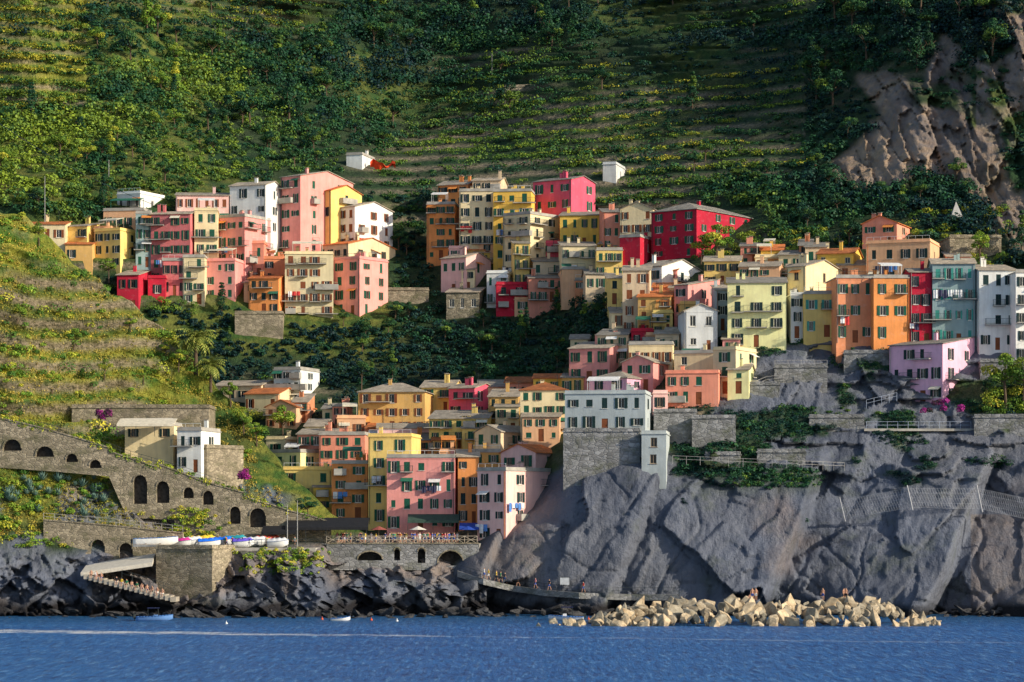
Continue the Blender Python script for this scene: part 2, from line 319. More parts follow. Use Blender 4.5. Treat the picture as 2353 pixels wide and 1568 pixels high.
mb=MB(); mb.add([(-3000,-3000,0),(3000,-3000,0),(3000,460,0),(-3000,460,0)],[(0,1,2,3)]); sea=mb.obj('sea',t.m); sea['kind']='structure'; top(sea,'rippled blue sea water with a white boat wake','sea')
# ---------------- houses ----------------
COLS={'cream':(.86,.70,.42),'yellow':(.88,.62,.20),'pale_yellow':(.90,.84,.42),'ochre':(.78,.46,.15),'orange':(.84,.32,.10),'peach':(.90,.50,.28),'salmon':(.88,.33,.22),'pink':(.88,.35,.31),'light_pink':(.92,.55,.50),'rose':(.66,.18,.18),'raspberry':(.80,.12,.19),'crimson':(.54,.022,.05),'white':(.90,.87,.80),'grey':(.48,.52,.51),'grey_white':(.64,.65,.64),'lilac':(.80,.46,.60),'teal_grey':(.34,.45,.44),'beige':(.76,.58,.38),'terracotta':(.76,.30,.15),'golden':(.88,.54,.10)}
def winmeshes():
    d={}
    m=MB(); m.add([(-.5,.17,-.5),(.5,.17,-.5),(.5,.17,.5),(-.5,.17,.5)],[(0,1,2,3)]); d['pane']=m.mesh('window',GLASS)
    for nm,mt in(('w',FRAMEW),('d',WOOD)):
        m=MB()
        for a,b in(((-.5,.10,-.5),(-.42,.16,.5)),((.42,.10,-.5),(.5,.16,.5)),((-.42,.10,.44),(.42,.16,.5)),((-.42,.10,-.5),(.42,.16,-.44)),((-.035,.11,-.44),(.035,.15,.44))): m.box(a,b)
        m.box((-.62,-.1,-.56),(.62,.0,-.503)); d['frame'+nm]=m.mesh('frame',mt)
    for k,mt in SHUT.items():
        m=MB(); m.box((.5,-.075,-.5),(.98,-.02,.5)); m.box((.54,-.09,-.02),(.94,-.075,.02)); d['R'+k]=m.mesh('shutter',mt)
        m=MB(); m.box((-.98,-.075,-.5),(-.5,-.02,.5)); m.box((-.94,-.09,-.02),(-.54,-.075,.02)); d['L'+k]=m.mesh('shutter',mt)
        m=MB(); m.box((.01,.02,-.5),(.49,.07,.5)); d['r'+k]=m.mesh('shutter',mt)
        m=MB(); m.box((-.49,.02,-.5),(-.01,.07,.5)); d['l'+k]=m.mesh('shutter',mt)
    m=MB(); m.box((-.5,.06,-.5),(.5,.12,.5)); m.box((-.4,.045,-.4),(.4,.06,-.05)); m.box((-.4,.045,.05),(.4,.06,.4)); d['door']=m.mesh('door',SHUT['b']); 
    m=MB(); m.box((.32,0,-.03),(.38,.045,.03)); d['handle']=m.mesh('handle',METAL)
    return d
WM=winmeshes()
def O(name,me,parent,loc=(0,0,0),rz=0,sc=(1,1,1)): return link(bpy.data.objects.new(name,me),parent,loc,rz,sc)
def window(par,loc,rz,w,h,sh,frame,open_):
    o=O('window',WM['pane'],par,loc,rz,(w,1,h)); O('frame',WM['frame'+frame],o)
    if sh!='n':
        if open_: O('shutter',WM['R'+sh],o); O('shutter',WM['L'+sh],o)
        else: O('shutter',WM['r'+sh],o); O('shutter',WM['l'+sh],o)
def holed(mb,o,ux,n,W,z0,H,holes,dep=.2):
    o=Vector(o);ux=Vector(ux);n=Vector(n)
    xs=sorted({0,W,*[q for a in holes for q in(a[0],a[1])]}); zs=sorted({z0,H,*[q for a in holes for q in(a[2],a[3])]})
    P=lambda s,t,d=0:o+ux*s+Vector((0,0,t))-n*d
    for i in range(len(xs)-1):
        for j in range(len(zs)-1):
            cx=(xs[i]+xs[i+1])/2;cz=(zs[j]+zs[j+1])/2
            if any(a[0]<cx<a[1] and a[2]<cz<a[3] for a in holes): continue
            mb.add([P(xs[i],zs[j]),P(xs[i+1],zs[j]),P(xs[i+1],zs[j+1]),P(xs[i],zs[j+1])],[(0,1,2,3)])
    for a in holes:
        c=[(a[0],a[2]),(a[1],a[2]),(a[1],a[3]),(a[0],a[3])]
        for i in range(4):
            p,q=c[i],c[(i+1)%4]; mb.add([P(*p),P(*p,dep),P(*q,dep),P(*q)],[(0,1,2,3)])
        mb.add([P(*c[0],dep),P(*c[1],dep),P(*c[2],dep),P(*c[3],dep)],[(0,1,2,3)])
BALC={}
def balcony(par,loc,rz,w,solid=False):
    k=(round(w*2),solid)
    if k not in BALC:
        w=max(1,k[0]/2); a=MB(); a.box((-w/2,-1.0,-.14),(w/2,-.001,0)); b=MB()
        if solid: b.box((-w/2,-1.02,0.001),(w/2,-.92,.95)); b.box((-w/2,-.92,0.001),(-w/2+.1,-.001,.95)); b.box((w/2-.1,-.92,0.001),(w/2,-.001,.95))
        else:
            for z in(.12,.95):
                b.bar((-w/2+.03,-.97,z),(w/2-.03,-.97,z),.03); b.bar((-w/2+.03,-.97,z),(-w/2+.03,0,z),.03); b.bar((w/2-.03,-.97,z),(w/2-.03,0,z),.03)
            n=int(w/.22)
            for i in range(n+1): x=-w/2+.03+(w-.06)*i/n; b.bar((x,-.97,0),(x,-.97,.95),.016)
            for y in(-.25,-.5,-.75):
                for x in(-w/2+.03,w/2-.03): b.bar((x,y,0),(x,y,.95),.016)
        BALC[k]=(a.mesh('balcony',CONC),b.mesh('railing',CONC if solid else METAL))
    a,b=BALC[k]; o=O('balcony',a,par,loc,rz); O('railing',b,o); return o
AWC=[plain('cream_canvas',(.75,.68,.52)),plain('white_canvas',(.8,.78,.74)),plain('green_awning_canvas',(.03,.16,.10)),plain('orange_awning_canvas',(.7,.25,.06))]
RECTS=[]; HOUSES=[]
def house(u0,um,u1,vt,vb,col,st=3,cf=3,cs=0,roof='P',rm='s',sh='g',bal=.15,D=None,name='house',label=None,ext_=4.,frame=None,door=True,dep=9.,chim=True):
    RECTS.append((u0,u1,vt,vb))
    if D is None: D=surfD(um,min(vb,1235))-.6+R.uniform(-.3,.3)
    bal=bal*1.5
    s=D/F; sw=(u1-um)*s
    if sw<.5: th=R.uniform(-.09,.02); Dp=dep
    else: sn=min(sw/dep,.6); th=math.asin(sn); Dp=sw/sn
    Wd=(um-u0)*s/math.cos(th); cx,cy,zt=W3(um,vt,D); zb=W3(um,vb,D)[2]; H=zt-zb
    root=empty(name,(cx-Wd*math.cos(th),cy+Wd*math.sin(th),zb),-th)
    frame=frame or R.choice('wwd'); wn=[]; shh=H/st
    def rows(length,nc,face):
        holes=[]
        if nc<=0: return holes
        w=min(1.0,length/nc*.44); h=min(1.55,shh*.55)
        for k in range(st):
            zc=H-(k+.5)*shh+.05
            for i in range(nc):
                if R.random()<.09: continue
                x=(i+.5)*length/nc+R.uniform(-.15,.15)*min(1,length/nc*.25); 
                isd=door and face==0 and k==st-1 and i==nc//2 and st>1
                hh=h*(.72 if R.random()<.12 else 1.)*R.choice([1,1,1.05,1.2]); ww=w*(R.choice([1,1,.85,.7]))
                if isd: hh=2.05; z=hh/2+.02
                else: z=zc
                if z+hh/2>H-.15: z=H-.15-hh/2
                holes.append((x-ww/2,x+ww/2,z-hh/2,z+hh/2)); wn.append((face,x,z,ww,hh,isd))
                if not isd and R.random()<bal: wn.append((face,x,z-hh/2,min(length*.9,R.choice([2.2,2.2,3.5,4.5])),-1,False))
                if not isd and R.random()<.05: wn.append((face,x,z+hh/2+.15,1.9,-2,False))
        return holes
    mb=MB(); hf=rows(Wd,cf,0); hs=rows(Dp,cs,1)
    holed(mb,(0,0,0),(1,0,0),(0,-1,0),Wd,-ext_,H,hf); holed(mb,(Wd,0,0),(0,1,0),(1,0,0),Dp,-ext_,H,hs)
    mb.add([(0,0,-ext_),(0,0,H),(0,Dp,H),(0,Dp,-ext_)],[(0,1,2,3)]); mb.add([(0,Dp,-ext_),(0,Dp,H),(Wd,Dp,H),(Wd,Dp,-ext_)],[(0,1,2,3)]); mb.add([(0,0,H),(Wd,0,H),(Wd,Dp,H),(0,Dp,H)],[(0,1,2,3)])
    if name=='house' and R.random()<.35 and col not in('stone','greystone'): mb.box((-.03,-.05,H-.28),(Wd+.03,-.003,H-.12))
    rf=MB(); o=.28; T=.13
    if roof=='P' or roof=='S':
        ry=Dp/2 if roof=='P' else Dp; r=min(1.7,ry*R.uniform(.2,.32)); sl=r/ry
        for x in(0,Wd): mb.add([(x,0,H),(x,Dp,H),(x,ry,H+r)],[(0,1,2)])
        if roof=='S': mb.add([(0,Dp,H),(Wd,Dp,H),(Wd,Dp,H+r),(0,Dp,H+r)],[(0,1,2,3)])
        z=H+T+.01
        rf.prism([(-o,-o,z-o*sl),(Wd+o,-o,z-o*sl),(Wd+o,ry,z+r),(-o,ry,z+r)],T)
        if roof=='P': rf.prism([(-o,Dp+o,z-o*sl),(-o,ry+.002,z+r),(Wd+o,ry+.002,z+r),(Wd+o,Dp+o,z-o*sl)],T)
        ch=(Wd*R.uniform(.2,.8),ry*.6,H+r*.6)
    elif roof=='G':
        rx=Wd/2; r=min(2.8,rx*.42); sl=r/rx; z=H+T+.01
        for y in(0,Dp): mb.add([(0,y,H),(Wd,y,H),(rx,y,H+r)],[(0,1,2)])
        rf.prism([(-o,-o,z-o*sl),(rx,-o,z+r),(rx,Dp+o,z+r),(-o,Dp+o,z-o*sl)],T); rf.prism([(Wd+o,-o,z-o*sl),(Wd+o,Dp+o,z-o*sl),(rx+.002,Dp+o,z+r),(rx+.002,-o,z+r)],T)
        ch=(Wd*.3,Dp*.35,H+r*.5)
    elif roof=='H':
        m_=min(Wd,Dp)/2; r=min(2.1,m_*.36); sl=r/m_; z=H+T+.01; e=z-o*sl
        a,b,c_,d=(-o,-o,e),(Wd+o,-o,e),(Wd+o,Dp+o,e),(-o,Dp+o,e)
        if Wd>=Dp: p,q=(m_,Dp/2,z+r),(Wd-m_+.01,Dp/2,z+r)
        else: p,q=(Wd/2,m_,z+r),(Wd/2,Dp-m_+.01,z+r)
        if Wd>=Dp: fs=[[a,b,q,p],[b,c_,q],[c_,d,p,q],[d,a,p]]
        else: fs=[[a,b,p],[b,c_,q,p],[c_,d,q],[d,a,p,q]]
        for f_ in fs: rf.prism(f_,T)
        ch=(Wd*.6,Dp*.4,H+r*.5)
    else:
        rf.box((-.15,-.15,H+.005),(Wd+.15,Dp+.15,H+.16)); r=0
        rf.box((0,.0,H+.16),(Wd,.18,H+.6)); rf.box((Wd-.18,.18,H+.16),(Wd,Dp,H+.6)); ch=(Wd*R.uniform(.3,.8),Dp*.5,H+.2)
    pm=plaster(col,COLS[col]) if col in COLS else {'stone':WALLSTONE,'greystone':GREYSTONE}[col]
    wo=mb.obj('wall',pm,root); ro=rf.obj('roof',(SLATE if rm=='s' else TILE) if roof!='F' else (pm if R.random()<.5 or name!='house' else CONC),root)
    if name=='house' and roof=='F' and Wd>3:
        q=R.random()
        if q<.45:
            b=MB(); b.bar((.1,.1,H+1.15),(Wd-.1,.1,H+1.15),.035)
            for i in range(int(Wd/1.2)+1): x=.1+(Wd-.2)*i/max(1,int(Wd/1.2)); b.bar((x,.1,H+.55),(x,.1,H+1.15),.025)
            b.obj('railing',METAL if R.random()<.6 else WHITE,root)
        elif q<.8:
            x0=R.uniform(.2,Wd*.3);x1=R.uniform(Wd*.65,Wd-.2); b=MB(); b.prism([(x0,.6,H+2.3),(x1,.6,H+2.3),(x1,3.4,H+2.9),(x0,3.4,H+2.9)],.08); b.box((x0,.56,H+2.08),(x1,.597,H+2.3))
            for x in(x0+.1,x1-.1): b.bar((x,.7,H+.16),(x,.7,H+2.2),.05); b.bar((x,3.3,H+.16),(x,3.3,H+2.75),.05)
            b.obj('awning',R.choice(AWC),root)
    if name=='house' and chim:
      for _ in range(R.choice([1,1,2,3]) if st>1 else R.choice([0,1])):
        c=MB(); h=R.uniform(.9,1.6); c.box((-.28,-.28,-.4),(.28,.28,h)); c.box((-.36,-.36,h+.14),(.36,.36,h+.22),1)
        for a in(-.24,.24):
            for b in(-.24,.24): c.bar((a,b,h-.02),(a,b,h+.16),.05)
        cx_,cy_,cz_=ch; c.obj('chimney',[pm,SLATE],ro,(min(Wd-.4,max(.4,cx_+R.uniform(-1.5,1.5)*Wd*.12)),cy_,cz_))
      if R.random()<.5:
        c=MB(); hh=R.uniform(1.6,2.6); c.bar((0,0,-.3),(0,0,hh),.035); 
        for k_ in(0,.25,.5): c.bar((-.45,0,hh-.1-k_),(.45,0,hh-.1-k_),.02)
        c.obj('antenna',METAL,ro,(min(Wd-.4,max(.4,ch[0]+R.uniform(-2,2))),ch[1],ch[2]+.1))
    if name=='house' and H>6 and R.random()<.6:
        c=MB(); x=R.choice([.25,Wd-.25]); c.bar((x,-.09,0),(x,-.09,H-.1),.05); c.obj('drainpipe',R.choice([METAL,CONC,TILE]),root)
    for face,x,z,w,h,isd in wn:
        loc=(x,0,z) if face==0 else (Wd,x,z); rz=0 if face==0 else math.pi/2
        if h==-2:
            if 'aw' not in BALC:
                for i_ in range(4): q=MB(); q.prism([(-.95,-1.1,-.45),(.95,-1.1,-.45),(.95,-.002,.1),(-.95,-.002,.1)],.05); BALC['aw',i_]=q.mesh('awning',AWC[i_])
                BALC['aw']=1
            O('awning',BALC['aw',R.randrange(4)],root,loc,rz); continue
        if h<0: balcony(root,loc,rz,w,R.random()<.2); continue
        if isd: d=O('door',WM['door'],root,loc,rz,(w,1,h)); O('handle',WM['handle'],d)
        else: window(root,loc,rz,w,h,sh,frame,R.random()<.68)
    cn=col.replace('_',' '); rn={'P':'gabled','G':'gabled','H':'hipped','S':'sloping','F':'flat'}[roof]
    szn='tall ' if st>=4 else ('low ' if st==1 else '')
    mt='' if col in('stone','greystone') else 'plastered '
    top(root,label or f"{szn}{cn} {mt}house with {SHN[sh]} shutters and {rn} {'tiled ' if rm=='t' and roof!='F' else ''}roof",'house' if name=='house' else 'wall','houses stacked on the hillside' if name=='house' else None)
    HOUSES.append((root,Wd,Dp,H,D)); return root,Wd,Dp,H,D
HL=[
(265,322,366,445,487,'white',1,3,1,'F','s','n',.1),(235,330,347,484,535,'peach',1,4,0,'F','s','g',0),(66,150,150,516,560,'cream',1,3,0,'S','t','b',0),
(130,200,232,520,585,'yellow',2,3,1,'S','s','k',.1),(213,276,318,530,616,'yellow',3,3,1,'F','s','k',.1),(268,318,332,632,715,'crimson',2,2,0,'S','s','k',.1),
(312,346,346,492,615,'teal_grey',4,2,0,'F','s','g',.1),(345,437,450,492,655,'rose',5,4,0,'P','s','g',.25),(447,500,500,485,660,'cream',5,2,0,'F','s','g',.2),
(498,562,613,498,650,'pink',4,3,2,'F','s','g',.25),(405,525,525,450,560,'light_pink',3,6,0,'P','s','b',0),(525,610,642,425,610,'white',5,4,1,'P','s','k',.1),
(642,690,802,404,610,'pink',6,2,2,'P','s','g',.2),(680,760,826,438,600,'yellow',5,3,1,'P','t','k',.35),(740,815,897,475,605,'white',4,4,3,'P','s','b',.1),
(730,800,902,560,640,'cream',2,4,2,'P','t','k',.1),(655,765,765,585,728,'cream',5,4,0,'F','s','b',.4),(760,826,887,595,725,'pink',4,2,2,'F','s','g',.1),
(570,640,658,640,722,'orange',3,3,0,'P','t','k',.2),(606,660,660,596,650,'terracotta',2,2,0,'F','s','k',.1),(468,540,560,600,690,'pink',3,3,0,'F','s','g',.2),(420,470,470,592,700,'cream',4,2,0,'F','s','g',.3),
(372,430,430,600,680,'rose',2,3,0,'F','s','k',.1),(795,832,856,356,388,'white',1,1,0,'F','s','n',0),
(980,1045,1056,470,598,'orange',5,3,0,'F','s','g',.3),(1005,1075,1105,424,500,'orange',3,3,1,'P','s','k',.1),(1055,1136,1142,440,600,'cream',5,3,0,'F','s','k',.2),
(1085,1150,1165,415,500,'beige',3,3,0,'P','s','k',.1),(1133,1220,1232,440,600,'golden',5,3,0,'F','s','g',.35),(1225,1312,1370,412,560,'raspberry',4,3,2,'P','s','g',.05),(1155,1218,1286,492,660,'cream',6,2,2,'F','s','k',.25),
(1286,1376,1387,495,570,'golden',2,4,0,'S','s','g',.1),(1385,1426,1426,488,580,'salmon',3,2,0,'S','s','g',.1),(1425,1500,1527,480,570,'cream',3,3,0,'G','s','b',.1),
(1500,1600,1747,480,592,'crimson',4,3,4,'H','s','g',.1),(1424,1470,1512,545,625,'crimson',2,1,1,'F','s','n',0),(1012,1070,1127,592,675,'light_pink',2,3,1,'P','s','g',.1),
(1118,1165,1182,628,705,'white',2,3,0,'F','s','g',.3),(1290,1368,1368,566,640,'cream',2,4,0,'S','s','g',.3),(1370,1430,1430,576,640,'yellow',2,3,0,'F','s','g',.3),(1225,1290,1290,602,670,'beige',2,3,0,'S','s','g',.3),
(1215,1300,1300,640,695,'salmon',2,4,0,'P','s','g',.2),(1180,1216,1216,560,690,'yellow',4,2,0,'S','s','g',.3),(1290,1345,1345,620,665,'peach',1,2,0,'F','s','g',.2),(1025,1100,1112,672,722,'stone',1,3,0,'S','s','n',0),(1140,1210,1210,655,715,'crimson',2,2,0,'F','s','k',.3),(1385,1415,1440,378,420,'grey_white',1,1,1,'F','s','n',0),
(1460,1520,1622,612,690,'white',2,2,1,'P','s','k',.1),(1430,1492,1502,622,770,'beige',4,2,0,'S','s','b',.1),(1466,1540,1562,682,770,'ochre',3,3,0,'P','t','b',.2),(1550,1580,1662,655,760,'pink',3,1,3,'S','s','k',.1),
(1572,1648,1650,715,810,'grey_white',2,2,0,'G','s','n',0),(1672,1806,1816,650,798,'pale_yellow',4,3,0,'S','s','k',.35),(1812,1850,1952,612,740,'cream',3,1,1,'P','s','n',0),(1846,1916,1922,676,775,'yellow',2,2,0,'F','s','t',.3),
(1618,1700,1715,600,660,'yellow',2,3,0,'P','s','k',.1),(1700,1790,1812,612,670,'peach',2,4,0,'P','s','g',.1),(1880,1960,1995,582,650,'golden',2,3,0,'P','t','n',0),(1985,2060,2106,512,570,'salmon',2,2,1,'G','t','g',.1),
(1996,2136,2176,556,660,'peach',2,4,1,'F','s','k',.15),(1920,2008,2008,640,788,'terracotta',3,3,0,'F','s','g',.2),(2006,2090,2090,640,790,'orange',3,2,0,'F','s','g',.2),(2090,2140,2146,626,795,'crimson',4,2,0,'P','s','k',.1),(2143,2240,2250,606,795,'teal_grey',4,4,0,'P','s','t',.3),
(2248,2336,2336,622,805,'white',4,3,0,'S','s','k',.2),(2332,2420,2420,628,835,'white',5,3,0,'F','s','k',.1),(2420,2520,2520,640,840,'salmon',4,3,0,'P','s','g',.1),
(2055,2165,2262,790,925,'lilac',3,4,2,'S','s','k',.25),(1308,1400,1440,800,880,'pink',2,3,1,'S','s','g',.1),(1372,1440,1462,770,830,'beige',2,3,0,'S','s','g',.2),(1445,1545,1562,792,850,'cream',1,4,0,'F','s','b',.1),(1430,1500,1547,832,900,'pink',2,2,1,'G','s','g',.1),
(1355,1440,1532,868,930,'lilac',2,2,2,'H','s','k',.1),(1530,1650,1672,858,930,'salmon',2,4,0,'F','s','g',.1),(1550,1640,1674,812,880,'cream',2,2,1,'F','s','n',.1),(1640,1690,1748,804,905,'cream',3,1,2,'F','s','g',.2),
(1195,1302,1312,896,990,'cream',3,4,0,'H','t','g',.1),(1122,1190,1202,912,995,'ochre',3,3,0,'S','s','k',.3),
(822,976,990,900,995,'ochre',3,5,0,'H','s','b',.1),(966,1040,1062,890,950,'yellow',2,2,0,'P','s','g',.1),(1030,1090,1140,892,960,'raspberry',2,2,2,'P','s','k',.1),(985,1120,1134,962,1040,'yellow',3,5,0,'S','s','g',.3),
(1090,1150,1292,992,1100,'beige',3,2,2,'G','s','g',.2),(1150,1230,1294,1040,1120,'light_pink',2,2,1,'G','t','g',.1),(1096,1162,1297,1082,1246,'light_pink',4,2,2,'F','s','k',.1),(888,1045,1056,1052,1222,'pink',4,5,0,'F','s','g',.2),
(845,945,962,1004,1205,'yellow',5,2,0,'F','s','g',.1),(762,844,846,1066,1195,'orange',4,2,0,'F','s','g',.3),(732,838,848,1000,1090,'salmon',3,3,0,'F','s','g',.15),(775,840,840,962,1010,'peach',1,2,0,'F','s','b',0),(590,690,762,1040,1120,'pale_yellow',2,3,2,'F','s','g',.2),
(650,762,771,1080,1190,'yellow',3,3,0,'F','s','g',.25),(1052,1100,1100,1050,1205,'orange',4,2,0,'P','s','k',.2),(1085,1150,1150,1040,1130,'ochre',3,2,0,'F','s','g',.2),(608,680,716,935,985,'peach',2,3,1,'G','t','b',.1),(682,770,790,998,1060,'salmon',2,3,0,'P','s','g',.1),
(488,600,632,886,925,'beige',1,4,0,'P','s','k',0),(560,640,676,905,950,'cream',1,3,1,'P','t','b',0),(627,690,726,850,925,'white',3,3,1,'F','s','k',.35),(1010,1060,1060,1040,1110,'peach',2,2,0,'F','s','b',0),
(150,212,213,562,606,'ochre',1,2,0,'S','t','k',0),(455,500,505,470,500,'white',1,2,0,'P','s','n',0),(560,606,612,560,640,'salmon',2,2,0,'F','s','g',.2),(700,735,742,560,600,'pink',2,1,0,'F','s','k',.2),(340,380,380,640,690,'crimson',1,1,0,'F','s','k',0),
(1060,1112,1118,575,610,'ochre',1,2,0,'P','t','g',0),(1232,1290,1292,560,610,'raspberry',2,2,0,'F','s','g',.2),(1345,1392,1398,630,672,'beige',1,2,0,'P','s','g',0),(1300,1345,1350,536,570,'cream',1,2,0,'F','s','g',.3),(1100,1140,1145,560,600,'peach',2,1,0,'S','s','k',0),(1395,1430,1436,640,700,'yellow',2,1,0,'S','s','k',.2),
(1790,1850,1880,585,625,'cream',1,2,1,'P','s','g',0),(1850,1900,1912,568,610,'beige',1,2,0,'S','s','g',0),(1748,1800,1812,575,612,'golden',1,2,0,'P','t','b',0),(1645,1674,1676,668,760,'grey',3,1,0,'S','s','k',0),(1816,1846,1848,680,778,'grey_white',3,1,0,'F','s','k',.2),(1925,1990,1996,610,645,'peach',1,2,0,'P','s','b',0),(2176,2230,2240,590,625,'salmon',1,2,0,'S','s','g',0),(1500,1560,1572,660,700,'salmon',1,2,0,'P','t','g',0),(1562,1600,1606,700,760,'ochre',2,1,0,'F','s','g',.3),(1404,1440,1446,720,790,'cream',2,1,0,'S','s','b',0),(1450,1500,1510,762,800,'crimson',1,2,0,'F','s','k',0),(1505,1560,1572,768,812,'beige',1,2,0,'P','s','g',0),(1660,1700,1712,780,812,'pink',1,1,0,'S','s','g',0),
(1062,1100,1104,985,1050,'yellow',2,1,0,'P','s','g',.2),(1138,1192,1198,935,1000,'cream',2,2,0,'P','s','g',.2),(1200,1285,1294,958,1015,'peach',2,3,0,'S','s','g',.1),(868,990,992,985,1030,'light_pink',1,4,0,'P','s','b',0),(925,990,1000,1012,1065,'orange',2,2,0,'S','s','g',.1),(995,1050,1056,1012,1060,'ochre',2,2,0,'P','t','k',.2),(700,745,760,980,1020,'cream',1,1,0,'P','s','g',0),(840,880,890,985,1020,'terracotta',1,1,0,'S','t','k',0),(1290,1340,1356,868,905,'ochre',1,2,0,'P','s','g',0),(1225,1290,1300,870,905,'golden',1,2,0,'P','t','g',0),(1160,1225,1235,880,920,'salmon',1,2,0,'P','t','k',0),(610,655,690,1010,1050,'cream',1,1,1,'F','s','g',.2),(1500,1534,1540,905,945,'light_pink',1,1,0,'F','s','k',.2),(1672,1720,1745,850,905,'pale_yellow',2,1,1,'P','s','g',.1),(720,764,768,1120,1200,'golden',3,1,0,'S','s','g',.2),(1100,1160,1165,890,925,'cream',1,2,0,'S','s','g',0),
(1290,1330,1336,590,625,'salmon',1,2,0,'F','s','g',.3),(1060,1090,1096,620,672,'cream',2,1,0,'S','s','k',.2),(1182,1218,1222,690,715,'peach',1,1,0,'F','s','g',0),(1500,1545,1552,720,772,'yellow',2,2,0,'F','s','g',.3),(1620,1660,1672,632,664,'light_pink',1,1,0,'P','s','g',0),(1735,1790,1800,592,622,'cream',1,2,0,'F','s','b',0),(1310,1350,1358,780,815,'cream',1,1,0,'P','s','g',0),(1462,1500,1506,820,846,'light_pink',1,1,0,'S','s','g',0),(1560,1610,1622,838,870,'peach',1,2,0,'F','s','g',.2),(1340,1380,1390,848,880,'salmon',1,1,0,'P','t','g',0),
(780,822,832,1030,1070,'pink',1,1,0,'P','s','g',.2),(880,930,936,1030,1060,'peach',1,2,0,'F','s','g',0),(640,690,700,1056,1086,'cream',1,1,0,'F','s','g',0),(1150,1200,1208,1010,1045,'salmon',1,2,0,'P','t','g',0),(740,790,800,940,975,'cream',1,2,0,'P','s','g',0),(1846,1880,1886,640,672,'salmon',1,1,0,'F','s','k',.2),
(560,600,606,650,700,'peach',2,1,0,'S','s','g',.2)]
for h in HL: house(*h)
for (a,b,c,d,nn) in ((1440,1660,640,770,7),(1690,1900,590,650,6),(1310,1560,770,860,6),(1000,1400,590,680,7),(650,900,970,1060,3),(1000,1280,930,1050,3),(380,880,590,690,6),(150,400,560,620,3)):
    for i in range(nn):
        u_=a+(b-a)*(i+R.uniform(.1,.9))/nn; wd=R.uniform(24,46); hh=R.choice([22,34,46]); v_=R.uniform(c,d)
        house(u_,u_+wd,u_+wd+R.uniform(2,16),v_-hh,v_,R.choice(['cream','peach','salmon','light_pink','pink','beige','cream','white','golden','terracotta']),1 if hh<30 else 2 if hh<60 else 3,2 if wd>32 else 1,0,R.choice('PPPSFFG'),R.choice('sst'),R.choice('ggkb'),.25,dep=6.)
RW=dict(door=False,ext_=8,name='retaining_wall',chim=False)
house(1298,1482,1502,905,992,'grey',2,5,1,'F','s','k',.05,D=406.3,label='grey plastered house on a high stone bastion above the cliff')
house(1294,1470,1482,992,1085,'greystone',1,0,0,'F','s','n',0,D=405.6,label='weathered rough stone bastion standing on the bare cliff',**{**RW,'name':'stone_bastion'})
house(1474,1530,1546,998,1075,'grey',2,1,0,'F','s','n',0,D=403.8,label='small square grey plastered tower beside the stone bastion',**{**RW,'name':'tower'})
house(1502,1600,1610,948,985,'greystone',1,0,0,'F','s','n',0,D=413,label='ivy topped grey stone retaining wall on the cliff',**RW)
house(1590,1690,1700,962,1000,'greystone',1,0,0,'F','s','n',0,D=411,label='stepped grey stone retaining wall under the houses',**RW)
house(540,650,655,722,768,'stone',1,0,0,'F','s','n',0,D=surfD(600,768)-.5,label='brown stone retaining wall below the stacked houses',**RW)
for a,b,c,d,lb in((1690,1790,885,908,'rough grey stone terrace wall on the cliff edge'),(1780,1900,845,868,'low grey stone terrace wall among cliff shrubs'),(2255,2420,832,868,'grey retaining wall beneath the white houses'),(1940,2060,812,834,'mossy stone terrace wall below the orange houses'),(1740,1850,1040,1058,'low stone path wall crossing the cliff'),(1860,1985,960,980,'narrow stone ledge wall on the scrubby cliff'),(2240,2352,960,985,'grey terrace wall beside the lilac house garden'),(1620,1700,1046,1064,'small stone ledge wall along the cliff path')):
    house(a,b,b+8,c,d,'greystone',1,0,0,'F','s','n',0,D=surfD((a+b)/2,d)-.5,label=lb,dep=5,**RW)
house(2180,2300,2305,548,585,'stone',1,0,0,'F','s','n',0,D=surfD(2240,585)-1,label='brown stone garden wall above the peach house',**RW)
house(1160,1225,1230,200,214,'stone',1,0,0,'F','s','n',0,D=surfD(1190,214)-.5,label='ruined pale stone wall on the high terraces',**RW)
house(890,985,990,668,690,'stone',1,0,0,'F','s','n',0,D=surfD(940,690)-1,label='stone terrace wall between the house clusters',**RW)
house(285,398,412,978,1012,'cream',1,3,0,'F','s','k',0,D=414,label='long low villa with a pale flat terrace roof')
house(405,462,492,990,1086,'white',2,2,1,'F','s','k',.2,D=410.5,label='white villa annex with stone base and open terrace')
house(235,475,548,1030,1085,'stone',1,0,0,'F','s','n',0,D=411.5,label='sunlit stone terrace wall below the white villa',**RW)
house(165,480,486,938,958,'stone',1,0,0,'F','s','n',0,D=420,label='long low dry stone wall edging the upper terrace',**RW)
